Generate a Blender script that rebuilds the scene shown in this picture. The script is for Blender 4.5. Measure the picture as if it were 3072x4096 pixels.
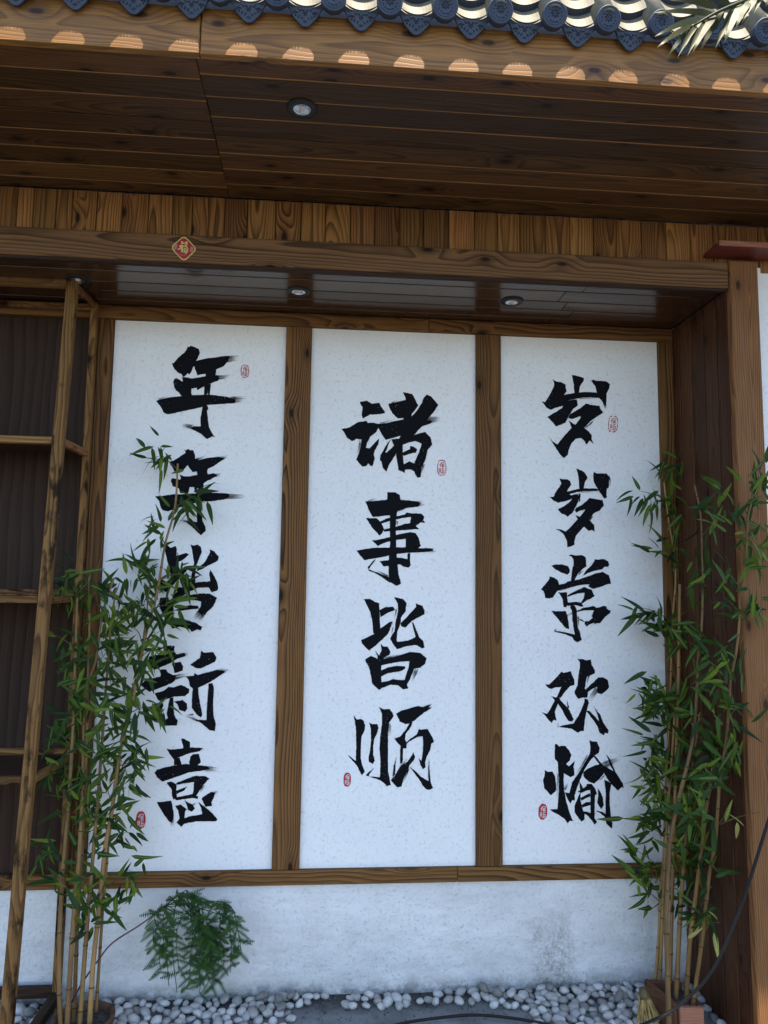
import bpy, bmesh, math, random
from mathutils import Vector, Matrix, noise
from mathutils.geometry import tessellate_polygon

random.seed(7)
for o in list(bpy.data.objects): bpy.data.objects.remove(o)
scene = bpy.context.scene
C = scene.collection

# ------------------------------------------------------------------ camera
CAM = Vector((0.8145, -2.8181, 1.4680)); YAW, PITCH, ROLL, FPX = -0.0807, 0.1041, 0.0130, 2943.9
W, H = 3072.0, 4096.0
_f = Vector((-math.sin(YAW)*math.cos(PITCH), math.cos(YAW)*math.cos(PITCH), math.sin(PITCH)))
_r = Vector((math.cos(YAW), math.sin(YAW), 0)); _u = _r.cross(_f)
_r, _u = _r*math.cos(ROLL)+_u*math.sin(ROLL), _u*math.cos(ROLL)-_r*math.sin(ROLL)
cam = bpy.data.cameras.new('camera'); cam_o = bpy.data.objects.new('camera', cam); C.objects.link(cam_o)
cam.sensor_fit = 'VERTICAL'; cam.sensor_height = 36.0; cam.lens = FPX/H*36.0
cam.clip_start = 0.05; cam.clip_end = 2000
m = Matrix.Identity(4)
for i in range(3): m[i][0], m[i][1], m[i][2], m[i][3] = _r[i], _u[i], -_f[i], CAM[i]
cam_o.matrix_world = m
scene.camera = cam_o
def ray(u, w): return _f + _r*((u-W/2)/FPX) - _u*((w-H/2)/FPX)
def at_y(u, w, y): d = ray(u, w); return CAM + d*((y-CAM.y)/d.y)
def at_z(u, w, z): d = ray(u, w); return CAM + d*((z-CAM.z)/d.z)

# ------------------------------------------------------------------ light
SUN = Vector((0.45, -1.0, 3.87)).normalized()
world = bpy.data.worlds.new('World'); scene.world = world; world.use_nodes = True
nt = world.node_tree; nt.nodes.clear()
sky = nt.nodes.new('ShaderNodeTexSky'); sky.sky_type = 'NISHITA'; sky.sun_disc = False
sky.sun_elevation = math.asin(SUN.z); sky.sun_rotation = math.atan2(SUN.x, SUN.y)
sky.air_density = 1.0; sky.dust_density = 0.5; sky.ozone_density = 1.2
bg = nt.nodes.new('ShaderNodeBackground'); bg.inputs[1].default_value = 0.10
wo = nt.nodes.new('ShaderNodeOutputWorld')
nt.links.new(sky.outputs[0], bg.inputs[0]); nt.links.new(bg.outputs[0], wo.inputs[0])
sl = bpy.data.lights.new('sun', 'SUN'); sl.energy = 4.0; sl.angle = math.radians(0.5); sl.color = (1.0, 0.88, 0.70)
so = bpy.data.objects.new('sun', sl); C.objects.link(so); so.location = SUN*30
so.rotation_euler = SUN.to_track_quat('Z', 'Y').to_euler()
scene.view_settings.view_transform = 'Standard'; scene.view_settings.look = 'None'
scene.view_settings.gamma = 1.0; scene.view_settings.use_curve_mapping = False
scene.view_settings.exposure = 2.02
scene.render.engine = 'CYCLES'
scene.cycles.max_bounces = 8

# ------------------------------------------------------------------ helpers
WM = {}
def link(name, data, parent=None, M=None):
    o = bpy.data.objects.new(name, data); C.objects.link(o)
    M = Matrix.Identity(4) if M is None else M
    WM[o] = M
    if parent is not None:
        o.parent = parent; o.matrix_local = WM[parent].inverted() @ M
    else:
        o.matrix_local = M
    return o
def thing(name, label, cat, loc=(0, 0, 0), group=None):
    o = link(name, None, None, Matrix.Translation(Vector(loc)))
    o.empty_display_size = 0.05
    return tag(o, label, cat, group)
def tag(o, label, cat, group=None):
    o['label'] = label; o['category'] = cat
    if group: o['group'] = group
    return o
def mesh_from(verts, faces, mat=None, smooth=False, name='mesh'):
    me = bpy.data.meshes.new(name); me.from_pydata([tuple(v) for v in verts], [], faces); me.update()
    if mat: me.materials.append(mat)
    if smooth:
        for p in me.polygons: p.use_smooth = True
    return me
def bm_mesh(bm, mat=None, smooth=False, name='mesh'):
    me = bpy.data.meshes.new(name); bm.to_mesh(me); bm.free()
    if mat: me.materials.append(mat)
    if smooth:
        for p in me.polygons: p.use_smooth = True
    return me
_boxes = {}
def box_mesh(sx, sy, sz, mat, bev=0.002):
    k = (round(sx, 4), round(sy, 4), round(sz, 4), mat.name, bev)
    if k in _boxes: return _boxes[k]
    bm = bmesh.new(); bmesh.ops.create_cube(bm, size=1.0)
    bmesh.ops.scale(bm, vec=(sx, sy, sz), verts=bm.verts)
    if bev: bmesh.ops.bevel(bm, geom=list(bm.edges), offset=bev, segments=1, affect='EDGES')
    _boxes[k] = bm_mesh(bm, mat); return _boxes[k]
AX = {'x': Vector((1, 0, 0)), 'y': Vector((0, 1, 0)), 'z': Vector((0, 0, 1))}
def board(name, lo, hi, mat, parent=None, length='x', width='z', bev=0.002):
    """box between two corners; local X runs along the grain, local Y across the face."""
    lo, hi = Vector(lo), Vector(hi); c = (lo+hi)/2; s = hi-lo
    ex, ey = AX[length], AX[width]; ez = ex.cross(ey)
    dim = [abs(s.dot(ex)), abs(s.dot(ey)), abs(s.dot(ez))]
    M = Matrix.Identity(4)
    for i in range(3): M[i][0], M[i][1], M[i][2], M[i][3] = ex[i], ey[i], ez[i], c[i]
    return link(name, box_mesh(dim[0], dim[1], dim[2], mat, bev), parent, M)
def bar(name, a, b, w, t, mat, parent=None, up=(0, 0, 1), bev=0.002):
    """square bar from a to b."""
    a, b = Vector(a), Vector(b); ex = (b-a).normalized(); ez = Vector(up); ez = (ez-ex*ez.dot(ex)).normalized(); ey = ez.cross(ex)
    M = Matrix.Identity(4); c = (a+b)/2
    for i in range(3): M[i][0], M[i][1], M[i][2], M[i][3] = ex[i], ey[i], ez[i], c[i]
    return link(name, box_mesh((b-a).length, w, t, mat, bev), parent, M)
def spline(pts, n):
    """Catmull-Rom through pts, n samples per span."""
    P = [Vector(p) for p in pts]; P = [P[0]*2-P[1]]+P+[P[-1]*2-P[-2]]; out = []
    for i in range(1, len(P)-2):
        for k in range(n):
            t = k/n; a, b, c, d = P[i-1], P[i], P[i+1], P[i+2]
            out.append(0.5*((2*b)+(c-a)*t+(2*a-5*b+4*c-d)*t*t+(3*b-a-3*c+d)*t**3))
    out.append(P[-2]); return out
def tube_data(pts, rad, sides=8, caps=True):
    """pts: world points; rad: float list."""
    V, F = [], []; n = len(pts); prev = None
    for i, p in enumerate(pts):
        d = (pts[min(i+1, n-1)]-pts[max(i-1, 0)]).normalized()
        if prev is None:
            prev = d.orthogonal().normalized()
        prev = (prev-d*prev.dot(d)).normalized(); q = d.cross(prev)
        for k in range(sides):
            a = 2*math.pi*k/sides; V.append(p+(prev*math.cos(a)+q*math.sin(a))*rad[i])
    for i in range(n-1):
        for k in range(sides):
            k2 = (k+1) % sides; F.append((i*sides+k, i*sides+k2, (i+1)*sides+k2, (i+1)*sides+k))
    if caps:
        F.append(tuple(range(sides))[::-1]); F.append(tuple((n-1)*sides+k for k in range(sides)))
    return V, F
def join(parts):
    V, F = [], []
    for v, f in parts:
        o = len(V); V += list(v); F += [tuple(i+o for i in q) for q in f]
    return V, F

# ------------------------------------------------------------------ materials
class N:
    def __init__(s, name):
        s.m = bpy.data.materials.new(name); s.m.use_nodes = True; s.t = s.m.node_tree; s.t.nodes.clear()
        s.out = s.t.nodes.new('ShaderNodeOutputMaterial'); s.p = s.t.nodes.new('ShaderNodeBsdfPrincipled')
        s.t.links.new(s.p.outputs[0], s.out.inputs[0])
    def n(s, typ, **kw):
        x = s.t.nodes.new('ShaderNode'+typ)
        for k, v in kw.items(): setattr(x, k, v)
        return x
    def l(s, a, b): s.t.links.new(a, b)
    def val(s, sock, v):
        if hasattr(v, 'is_output'): s.l(v, sock)
        else: sock.default_value = v
    def math(s, op, a, b=0.0, c=0.0, clamp=False):
        x = s.n('Math', operation=op, use_clamp=clamp); s.val(x.inputs[0], a); s.val(x.inputs[1], b); s.val(x.inputs[2], c); return x.outputs[0]
    def vmath(s, op, a, b=(0, 0, 0)):
        x = s.n('VectorMath', operation=op); s.val(x.inputs[0], a); s.val(x.inputs[1], b); return x.outputs[0]
    def noise(s, vec, scale=5, detail=3, rough=.5, out=0, dist=0.0):
        x = s.n('TexNoise'); s.val(x.inputs['Vector'], vec); x.inputs['Scale'].default_value = scale
        x.inputs['Detail'].default_value = detail; x.inputs['Roughness'].default_value = rough; x.inputs['Distortion'].default_value = dist
        return x.outputs[out]
    def ramp(s, fac, stops, interp='LINEAR'):
        x = s.n('ValToRGB'); s.val(x.inputs[0], fac); e = x.color_ramp.elements; x.color_ramp.interpolation = interp
        while len(e) < len(stops): e.new(0.5)
        for i, (p, c) in enumerate(stops):
            e[i].position = p; e[i].color = (c, c, c, 1) if isinstance(c, (int, float)) else (*c, 1)
        return x.outputs[0]
    def mix(s, f, a, b, blend='MIX'):
        x = s.n('Mix', data_type='RGBA', blend_type=blend); s.val(x.inputs[0], f)
        s.val(x.inputs[6], a if hasattr(a, 'is_output') else (*a, 1)); s.val(x.inputs[7], b if hasattr(b, 'is_output') else (*b, 1)); return x.outputs[2]
    def rng(s, v, a, b, c, d, smooth=True):
        x = s.n('MapRange', interpolation_type='SMOOTHSTEP' if smooth else 'LINEAR'); s.val(x.inputs[0], v)
        for i, q in enumerate((a, b, c, d)): s.val(x.inputs[i+1], q)
        return x.outputs[0]
    def bump(s, h, strength=.3, dist=.002):
        x = s.n('Bump'); s.val(x.inputs['Height'], h); x.inputs['Strength'].default_value = strength; x.inputs['Distance'].default_value = dist
        s.l(x.outputs[0], s.p.inputs['Normal']); return x
    def set(s, col=None, rough=None, spec=None, **kw):
        if col is not None: s.val(s.p.inputs['Base Color'], col if hasattr(col, 'is_output') else (*col, 1))
        if rough is not None: s.val(s.p.inputs['Roughness'], rough)
        if spec is not None: s.p.inputs['Specular IOR Level'].default_value = spec
        for k, v in kw.items(): s.val(s.p.inputs[k.replace('_', ' ')], v)

def wood(name, light, dark, rough=.5, freq=150, contrast=.75, vary=.35, spec=.35, knot=1.0, coat=0.0, wobble=.035, char=0.0):
    """solid ring wood: growth rings round a tilted pith, knots, fibre streaks; local X is the grain."""
    s = N(name); tc = s.n('TexCoord'); oi = s.n('ObjectInfo')
    off = s.n('CombineXYZ'); r = oi.outputs['Random']
    s.l(s.math('MULTIPLY', r, 91.7), off.inputs[0]); s.l(s.math('MULTIPLY', r, 37.3), off.inputs[1]); s.l(s.math('MULTIPLY', r, 53.1), off.inputs[2])
    P = tc.outputs['Object']; sp = s.n('SeparateXYZ'); s.l(P, sp.inputs[0])
    r2 = s.math('FRACT', s.math('MULTIPLY', r, 17.13)); r3 = s.math('FRACT', s.math('MULTIPLY', r, 71.9))
    q = s.vmath('ADD', P, off.outputs[0])
    # knots
    kn = s.n('TexVoronoi', voronoi_dimensions='2D'); kn.inputs['Scale'].default_value = 1.0; kn.inputs['Randomness'].default_value = .9
    s.l(s.vmath('MULTIPLY', q, (4.2, 9.5, 0.0)), kn.inputs['Vector'])
    kd = kn.outputs['Distance']; kc = s.n('SeparateXYZ'); s.l(kn.outputs['Color'], kc.inputs[0])
    on = s.math('GREATER_THAN', kc.outputs[0], 1-.34*knot) if knot > 0 else 0.0
    near = s.math('MULTIPLY', s.rng(kd, 0.0, .42, 1.0, 0.0), on)
    core = s.math('MULTIPLY', s.rng(kd, .04, .10, 1.0, 0.0), on)
    # rings
    lo = s.noise(s.vmath('MULTIPLY', q, (1.3, 4.0, 4.0)), 1.0, 2)
    y = s.math('ADD', sp.outputs[1], s.math('MULTIPLY', s.math('SUBTRACT', r2, .5), .09))
    z = s.math('ADD', s.math('ADD', sp.outputs[2], .025), s.math('MULTIPLY', r3, .06))
    rr = s.math('SQRT', s.math('ADD', s.math('MULTIPLY', y, y), s.math('MULTIPLY', z, z)))
    rr = s.math('ADD', rr, s.math('MULTIPLY', s.math('SUBTRACT', lo, .5), wobble*2))
    rr = s.math('ADD', rr, s.math('MULTIPLY', sp.outputs[0], s.math('MULTIPLY', s.math('SUBTRACT', r3, .5), .05)))
    rr = s.math('ADD', rr, s.math('MULTIPLY', near, .014))
    ring = s.math('FRACT', s.math('MULTIPLY', rr, freq))
    line = s.ramp(ring, [(0, 0.0), (.45, .25), (.80, .85), (.90, 1.0), (1.0, .0)])
    fib = s.noise(s.vmath('MULTIPLY', q, (6, 260, 260)), 1.0, 3, .6)
    patch = s.noise(s.vmath('MULTIPLY', q, (1.0, 9.0, 9.0)), 1.0, 3)
    amt = s.math('MULTIPLY', line, s.rng(patch, .25, .75, contrast*.55, contrast))
    col = s.mix(amt, light, dark)
    col = s.mix(s.rng(fib, .3, .75, 0.0, .45), col, dark)
    kcol = tuple(c*.25 for c in dark)
    col = s.mix(s.math('MULTIPLY', core, .9), col, kcol)
    col = s.mix(s.math('MULTIPLY', s.math('MULTIPLY', near, near), .45), col, dark)
    if char > 0:
        ch = s.noise(s.vmath('MULTIPLY', q, (7, 14, 14)), 1.0, 4, .6)
        col = s.mix(s.rng(ch, .52, .66, 0.0, char), col, tuple(c*.15 for c in dark))
    hs = s.n('HueSaturation'); s.l(col, hs.inputs['Color'])
    s.l(s.math('ADD', s.math('MULTIPLY', r2, vary), 1-vary*.5), hs.inputs['Value'])
    s.l(s.math('ADD', s.math('MULTIPLY', r3, .014), .493), hs.inputs['Hue'])
    hs.inputs['Saturation'].default_value = 0.98
    rv = s.math('ADD', rough-.06, s.math('MULTIPLY', fib, .14))
    s.set(hs.outputs[0], rv, spec)
    if coat: s.p.inputs['Coat Weight'].default_value = coat; s.p.inputs['Coat Roughness'].default_value = rough*.6
    h = s.math('ADD', s.math('MULTIPLY', line, -.6), s.math('MULTIPLY', fib, .5))
    s.bump(h, .35, .0012)
    return s.m

M_FRAME = wood('carbonised_frame_timber', (.200, .090, .027), (.013, .006, .003), .62, 135, 1.0, .35, spec=.15)
M_BEAM = wood('beam_timber', (.225, .118, .045), (.024, .013, .007), .6, 110, 1.0, .15, wobble=.022, spec=.15)
M_POST = wood('front_post_timber', (.265, .130, .042), (.060, .024, .009), .6, 130, .8, .15, spec=.15)
M_FASCIA = wood('fascia_timber', (.300, .140, .032), (.045, .020, .008), .5, 140, .7, .2, spec=.25)
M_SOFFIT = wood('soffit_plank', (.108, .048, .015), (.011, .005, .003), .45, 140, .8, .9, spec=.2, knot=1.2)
M_TONGUE = wood('bare_tongue', (.36, .18, .055), (.14, .06, .02), .6, 110, .5, .5, spec=.2, knot=0)
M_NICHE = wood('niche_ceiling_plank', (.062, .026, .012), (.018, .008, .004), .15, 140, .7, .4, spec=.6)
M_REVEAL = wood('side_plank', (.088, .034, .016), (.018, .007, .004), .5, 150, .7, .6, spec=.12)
M_FRIEZE = wood('frieze_plank', (.30, .138, .040), (.018, .007, .003), .55, 150, .95, .8, knot=1.4, spec=.15)
M_SHELF = wood('scorched_shelf_timber', (.28, .135, .045), (.026, .011, .005), .7, 170, .9, .4, char=.9, spec=.12)
M_DARKBAR = wood('dark_shelf_timber', (.050, .026, .014), (.012, .006, .004), .6, 150, .7, .3, spec=.15)
M_LAM = wood('dark_laminate', (.046, .027, .019), (.017, .010, .007), .6, 26, .8, .1, knot=0, wobble=.05, spec=.08)
M_PLANTER = wood('planter_wood', (.16, .070, .034), (.05, .02, .011), .65, 150, .6, .35, spec=.15)
M_REDWOOD = wood('pinkish_board', (.36, .165, .10), (.17, .07, .042), .6, 140, .7, .1, knot=0, spec=.15)

def stucco():
    s = N('white_stucco'); tc = s.n('TexCoord'); P = tc.outputs['Object']
    warp = s.noise(P, 55, 3, .6, 1)
    Pw = s.vmath('ADD', P, s.vmath('MULTIPLY', s.vmath('SUBTRACT', warp, (.5, .5, .5)), (.028, .028, .028)))
    v = s.n('TexVoronoi', feature='DISTANCE_TO_EDGE'); v.inputs['Scale'].default_value = 75; s.l(Pw, v.inputs['Vector'])
    crack = s.rng(v.outputs['Distance'], 0.0, .055, 1.0, 0.0)
    breakup = s.rng(s.noise(P, 75, 2), .50, .60, 0.0, 1.0)
    crack = s.math('MULTIPLY', crack, breakup)
    lump = s.noise(P, 130, 4, .6)
    big = s.noise(P, 3.0, 4, .6); spz = s.n('SeparateXYZ'); s.l(P, spz.inputs[0])
    base = s.mix(s.rng(big, .35, .7, 0, 1), (.80, .80, .80), (.765, .77, .775))
    isb = s.math('LESS_THAN', spz.outputs[2], .42)
    gr = s.noise(s.vmath('MULTIPLY', P, (2.2, 2.2, 5.0)), 1.0, 7, .7)
    base = s.mix(s.math('MULTIPLY', isb, s.rng(gr, .30, .70, .12, .62)), base, (.46, .465, .46))
    # splash dirt near the ground and an old damp stain
    low = s.math('MULTIPLY', s.rng(spz.outputs[2], .05, .40, 1.0, .25), s.rng(s.noise(s.vmath('MULTIPLY', P, (7, 7, 16)), 1.0, 7, .75), .40, .66, 0, 1))
    base = s.mix(s.math('MULTIPLY', s.math('MULTIPLY', low, s.math('LESS_THAN', spz.outputs[2], .42)), .42), base, (.40, .40, .38))
    low2 = s.math('MULTIPLY', s.rng(spz.outputs[2], .015, .085, 1.0, 0.0), s.rng(s.noise(P, 16, 8, .8), .34, .60, 0, 1))
    base = s.mix(s.math('MULTIPLY', low2, .75), base, (.10, .098, .080))
    wv = s.n('SeparateXYZ'); s.l(s.noise(P, 9, 5, .7, 1), wv.inputs[0])
    dx = s.math('ADD', s.math('MULTIPLY', s.math('SUBTRACT', spz.outputs[0], 1.69), 9.0), s.math('MULTIPLY', s.math('SUBTRACT', wv.outputs[0], .5), 2.4)); dz = s.math('ADD', s.math('MULTIPLY', s.math('SUBTRACT', spz.outputs[2], .06), 3.6), s.math('MULTIPLY', s.math('SUBTRACT', wv.outputs[1], .5), 1.2))
    dd = s.math('SQRT', s.math('ADD', s.math('MULTIPLY', dx, dx), s.math('MULTIPLY', dz, dz)))
    st = s.math('MULTIPLY', s.rng(dd, .2, 1.1, 1.0, 0.0), s.math('MULTIPLY', s.rng(s.noise(P, 20, 8, .8), .36, .64, 0.0, 1.0), s.rng(s.noise(P, 110, 4, .7), .30, .62, .25, 1.0)))
    base = s.mix(s.math('MULTIPLY', st, .95), base, (.17, .175, .15))
    # patchy brown tint towards the right edge, fading out higher up
    rt = s.math('MULTIPLY', s.rng(spz.outputs[0], 1.93, 2.16, 0, 1), s.rng(s.noise(P, 6, 5, .65), .42, .68, 0, 1))
    rt = s.math('MULTIPLY', rt, s.rng(spz.outputs[2], 1.3, 2.1, 1, 0))
    base = s.mix(s.math('MULTIPLY', rt, .38), base, (.42, .35, .28))
    base = s.mix(s.math('MULTIPLY', crack, .30), base, (.30, .315, .34))
    speck = s.n('TexVoronoi'); speck.inputs['Scale'].default_value = 30; s.l(P, speck.inputs['Vector'])
    sc = s.n('SeparateXYZ'); s.l(speck.outputs['Color'], sc.inputs[0])
    sp = s.math('MULTIPLY', s.rng(speck.outputs['Distance'], .03, .07, 1, 0), s.math('GREATER_THAN', sc.outputs[1], .93))
    base = s.mix(s.math('MULTIPLY', sp, .6), base, (.2, .2, .19))
    s.set(base, .75, .25)
    h = s.math('ADD', s.math('MULTIPLY', crack, -1.0), s.math('MULTIPLY', lump, .8))
    h = s.math('ADD', h, s.math('MULTIPLY', s.noise(P, 22, 3, .6), 1.6))
    h = s.math('MULTIPLY', h, s.math('ADD', s.math('MULTIPLY', isb, 1.3), 1.0))
    s.bump(h, .5, .0022)
    return s.m
M_STUCCO = stucco()

def ink():
    s = N('black_ink'); tc = s.n('TexCoord'); P = tc.outputs['Object']
    sp = s.rng(s.noise(P, 190, 3, .7), .655, .70, 0.0, 1.0)
    dry = s.rng(s.noise(P, 7, 2), .46, .62, .1, 1.0)
    hole = s.math('MULTIPLY', sp, dry)
    s.set((.003, .0035, .0055), .75, .12)
    warp = s.noise(P, 130, 4, .6); s.bump(warp, .5, .0015)
    tr = s.n('BsdfTransparent'); mx = s.n('MixShader'); s.l(hole, mx.inputs[0]); s.l(s.p.outputs[0], mx.inputs[1]); s.l(tr.outputs[0], mx.inputs[2])
    s.l(mx.outputs[0], s.out.inputs[0]); return s.m
M_INK = ink()
def plain(name, col, rough=.5, spec=.4, nscale=0, namt=.2, bump=0, metal=0.0):
    s = N(name)
    if nscale:
        tc = s.n('TexCoord'); oi = s.n('ObjectInfo'); P = s.vmath('ADD', tc.outputs['Object'], s.vmath('MULTIPLY', (13.0, 7.0, 5.0), (1, 1, 1)))
        f = s.noise(P, nscale, 4, .6)
        c = s.mix(s.rng(f, .3, .7, 0, 1), tuple(x*(1-namt) for x in col), tuple(min(1, x*(1+namt)) for x in col)); s.set(c, rough, spec)
        if bump: s.bump(f, bump, .003)
    else: s.set(col, rough, spec)
    s.p.inputs['Metallic'].default_value = metal
    return s.m
M_SEAL = plain('seal_red', (.42, .018, .03), .6, .3, 160, .35)
M_SEALW = plain('seal_paper', (.62, .55, .57), .7, .2)
M_BLACK = plain('black_plastic', (.008, .009, .010), .45, .4)
M_CABLE = plain('cable_rubber', (.006, .006, .007), .55, .3)
M_GOLD = plain('gold_foil', (.60, .50, .15), .35, .6, 90, .15, 0, .1)
M_STRED = plain('sticker_red', (.34, .012, .025), .4, .4)
M_REDPANEL = plain('dark_red_paint', (.11, .020, .015), .42, .4, 20, .2)
M_SOIL = plain('soil', (.06, .052, .045), .9, .2, 60, .45, .8)

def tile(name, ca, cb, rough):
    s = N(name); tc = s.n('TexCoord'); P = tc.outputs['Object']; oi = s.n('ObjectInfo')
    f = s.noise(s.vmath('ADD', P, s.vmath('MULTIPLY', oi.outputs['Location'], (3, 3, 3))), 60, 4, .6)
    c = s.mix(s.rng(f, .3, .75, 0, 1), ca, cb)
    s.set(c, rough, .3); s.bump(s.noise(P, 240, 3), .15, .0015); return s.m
M_TILE = tile('sunlit_tile_back', (.125, .115, .085), (.185, .170, .125), .65)  # beige tone puts the sunlight on the tile tops into the colour
M_TILEB = tile('shaded_blue_grey_tile', (.030, .042, .070), (.045, .060, .092), .55)  # same tiles, blue-grey darkened to carry the shade on their faces
M_TILED = tile('shaded_relief_tile', (.012, .017, .030), (.020, .026, .042), .6)  # darker tone stands in for shade in the carved relief
def ground_mat():
    s = N('ground_concrete'); tc = s.n('TexCoord'); P = tc.outputs['Object']
    a = s.noise(P, 7, 6, .65); b = s.noise(P, 90, 4, .7); sp = s.n('SeparateXYZ'); s.l(P, sp.inputs[0])
    c = s.mix(s.rng(a, .35, .65, 0, 1), (.048, .048, .049), (.072, .073, .075))
    strip = s.rng(s.math('ADD', sp.outputs[1], s.math('MULTIPLY', s.math('SUBTRACT', a, .5), .06)), -.62, -.58, 0, 1)
    c = s.mix(strip, c, s.mix(s.rng(a, .35, .65, 0, 1), (.13, .135, .135), (.21, .215, .215)))
    c = s.mix(s.rng(b, .55, .75, 0, .6), c, (.035, .034, .030))
    # damp dark soil strip along the wall foot
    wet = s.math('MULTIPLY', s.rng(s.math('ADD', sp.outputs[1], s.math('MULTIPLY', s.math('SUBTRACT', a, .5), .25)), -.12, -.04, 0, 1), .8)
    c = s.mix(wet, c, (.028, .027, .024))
    s.set(c, .85, .3); s.bump(s.math('ADD', a, s.math('MULTIPLY', b, .7)), .7, .006); return s.m
M_GROUND = ground_mat()
def pebble_mat():
    s = N('white_pebble'); tc = s.n('TexCoord'); oi = s.n('ObjectInfo'); r = oi.outputs['Random']
    off = s.n('CombineXYZ'); s.l(s.math('MULTIPLY', r, 31), off.inputs[0]); s.l(s.math('MULTIPLY', r, 17), off.inputs[1])
    P = s.vmath('ADD', tc.outputs['Object'], off.outputs[0])
    a = s.noise(P, 25, 5, .65); b = s.noise(P, 110, 3, .6)
    c = s.mix(s.rng(a, .35, .72, 0, 1), (.54, .525, .50), (.38, .365, .34))
    c = s.mix(s.rng(b, .62, .74, 0, .6), c, (.20, .19, .17))
    dark = s.math('GREATER_THAN', s.math('FRACT', s.math('MULTIPLY', r, 57.7)), .91)
    c = s.mix(s.math('MULTIPLY', dark, .65), c, (.16, .16, .15))
    hs = s.n('HueSaturation'); s.l(c, hs.inputs['Color']); s.l(s.math('ADD', s.math('MULTIPLY', r, .5), .58), hs.inputs['Value'])
    s.set(hs.outputs[0], .6, .3); s.bump(a, .25, .004); return s.m
M_PEBBLE = pebble_mat()
def leaf_mat(name, a, b, c, mid=True, island=False):
    s = N(name); tc = s.n('TexCoord'); oi = s.n('ObjectInfo'); r = s.n('NewGeometry').outputs['Random Per Island'] if island else oi.outputs['Random']; sp = s.n('SeparateXYZ'); s.l(tc.outputs['Object'], sp.inputs[0])
    col = s.ramp(r, [(0, a), (.35, b), (.65, b), (1, c)])
    if mid:
        ax = s.math('ABSOLUTE', sp.outputs[1]); col = s.mix(s.rng(ax, .0, .004, .38, 0.0), col, tuple(min(1, x*1.6+.02) for x in c))
    f = s.noise(s.vmath('MULTIPLY', tc.outputs['Object'], (14, 500, 1)), 1.0, 2)
    col = s.mix(s.rng(f, .4, .7, 0, .3), col, tuple(x*.6 for x in a))
    s.set(col, .5, .18)
    tl = s.n('BsdfTranslucent'); s.l(col, tl.inputs[0]); mx = s.n('MixShader'); mx.inputs[0].default_value = .22
    s.l(s.p.outputs[0], mx.inputs[1]); s.l(tl.outputs[0], mx.inputs[2]); s.l(mx.outputs[0], s.out.inputs[0]); return s.m
M_LEAF = leaf_mat('bamboo_leaf', (.009, .026, .007), (.028, .066, .009), (.13, .19, .016))
M_LEAFS = leaf_mat('bamboo_leaf_mass', (.009, .026, .007), (.028, .066, .009), (.13, .19, .016), False, True)
M_YLEAF = leaf_mat('yellowed_leaf', (.16, .20, .03), (.26, .27, .06), (.38, .34, .13))
M_FERN = leaf_mat('fern_leaf', (.010, .034, .008), (.024, .070, .012), (.055, .12, .016), False)
M_PALM = leaf_mat('palm_leaf', (.014, .036, .004), (.032, .036, .006), (.050, .041, .009))
def cane_mat():
    s = N('bamboo_cane'); tc = s.n('TexCoord'); oi = s.n('ObjectInfo'); P = tc.outputs['Object']
    a = s.noise(s.vmath('MULTIPLY', P, (30, 30, 3)), 1.0, 4, .6); b = s.noise(s.vmath('MULTIPLY', P, (150, 150, 12)), 1.0, 3)
    c = s.mix(s.rng(a, .3, .7, 0, 1), (.31, .185, .062), (.165, .088, .033))
    c = s.mix(s.rng(b, .55, .75, 0, .5), c, (.10, .06, .03))
    hs = s.n('HueSaturation'); s.l(c, hs.inputs['Color']); s.l(s.math('ADD', s.math('MULTIPLY', oi.outputs['Random'], .6), .5), hs.inputs['Value'])
    s.set(hs.outputs[0], .5, .35); s.bump(b, .2, .001); return s.m
M_CANE = cane_mat()
M_NODE = plain('cane_node', (.060, .036, .018), .7, .2, 60, .4)
M_TWIG = plain('twig', (.10, .075, .035), .6, .3, 40, .3)
M_PURPLE = plain('purple_stem', (.085, .022, .045), .5, .35, 60, .3)
M_STRAW = plain('straw', (.30, .215, .085), .75, .2, 50, .35)
M_CHROME = plain('reflector', (.75, .75, .75), .22, .5, 0, 0, 0, 1.0)
M_LENS = plain('lamp_lens', (.55, .56, .58), .25, .5)

# ------------------------------------------------------------------ setting
PW, BW = 0.65, 0.10                     # panel and post widths
ZB, ZT, ZC = 0.45, 2.484, 2.537         # panel bottom, top, niche ceiling
YF = -0.4387                            # front of the niche
XR = 2.2114                             # right side of the niche
ZS = 2.774                              # soffit
YFA = -1.107                            # fascia front

V, F = [], []
nx, ny = 60, 24
def gz(x, y):
    return 0.018*math.exp(-(y*y)/.02)+0.006*noise.noise(Vector((x*4, y*4, 3)))-0.004
xs = [-60, -10]+[-1.5+i*(6.0/nx) for i in range(nx+1)]+[14, 60]
ys = [-80, -12, -3]+[-1.4+i*(1.8/ny) for i in range(ny+1)]+[12, 60]
for yy in ys:
    for xx in xs: V.append((xx, yy, gz(xx, yy) if -1.5 <= xx <= 4.5 and -1.4 <= yy <= .4 else -.004))
for j in range(len(ys)-1):
    for i in range(len(xs)-1):
        a = j*len(xs)+i; F.append((a, a+1, a+1+len(xs), a+len(xs)))
g = link('ground', mesh_from(V, F, M_GROUND, True)); g['kind'] = 'structure'

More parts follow.
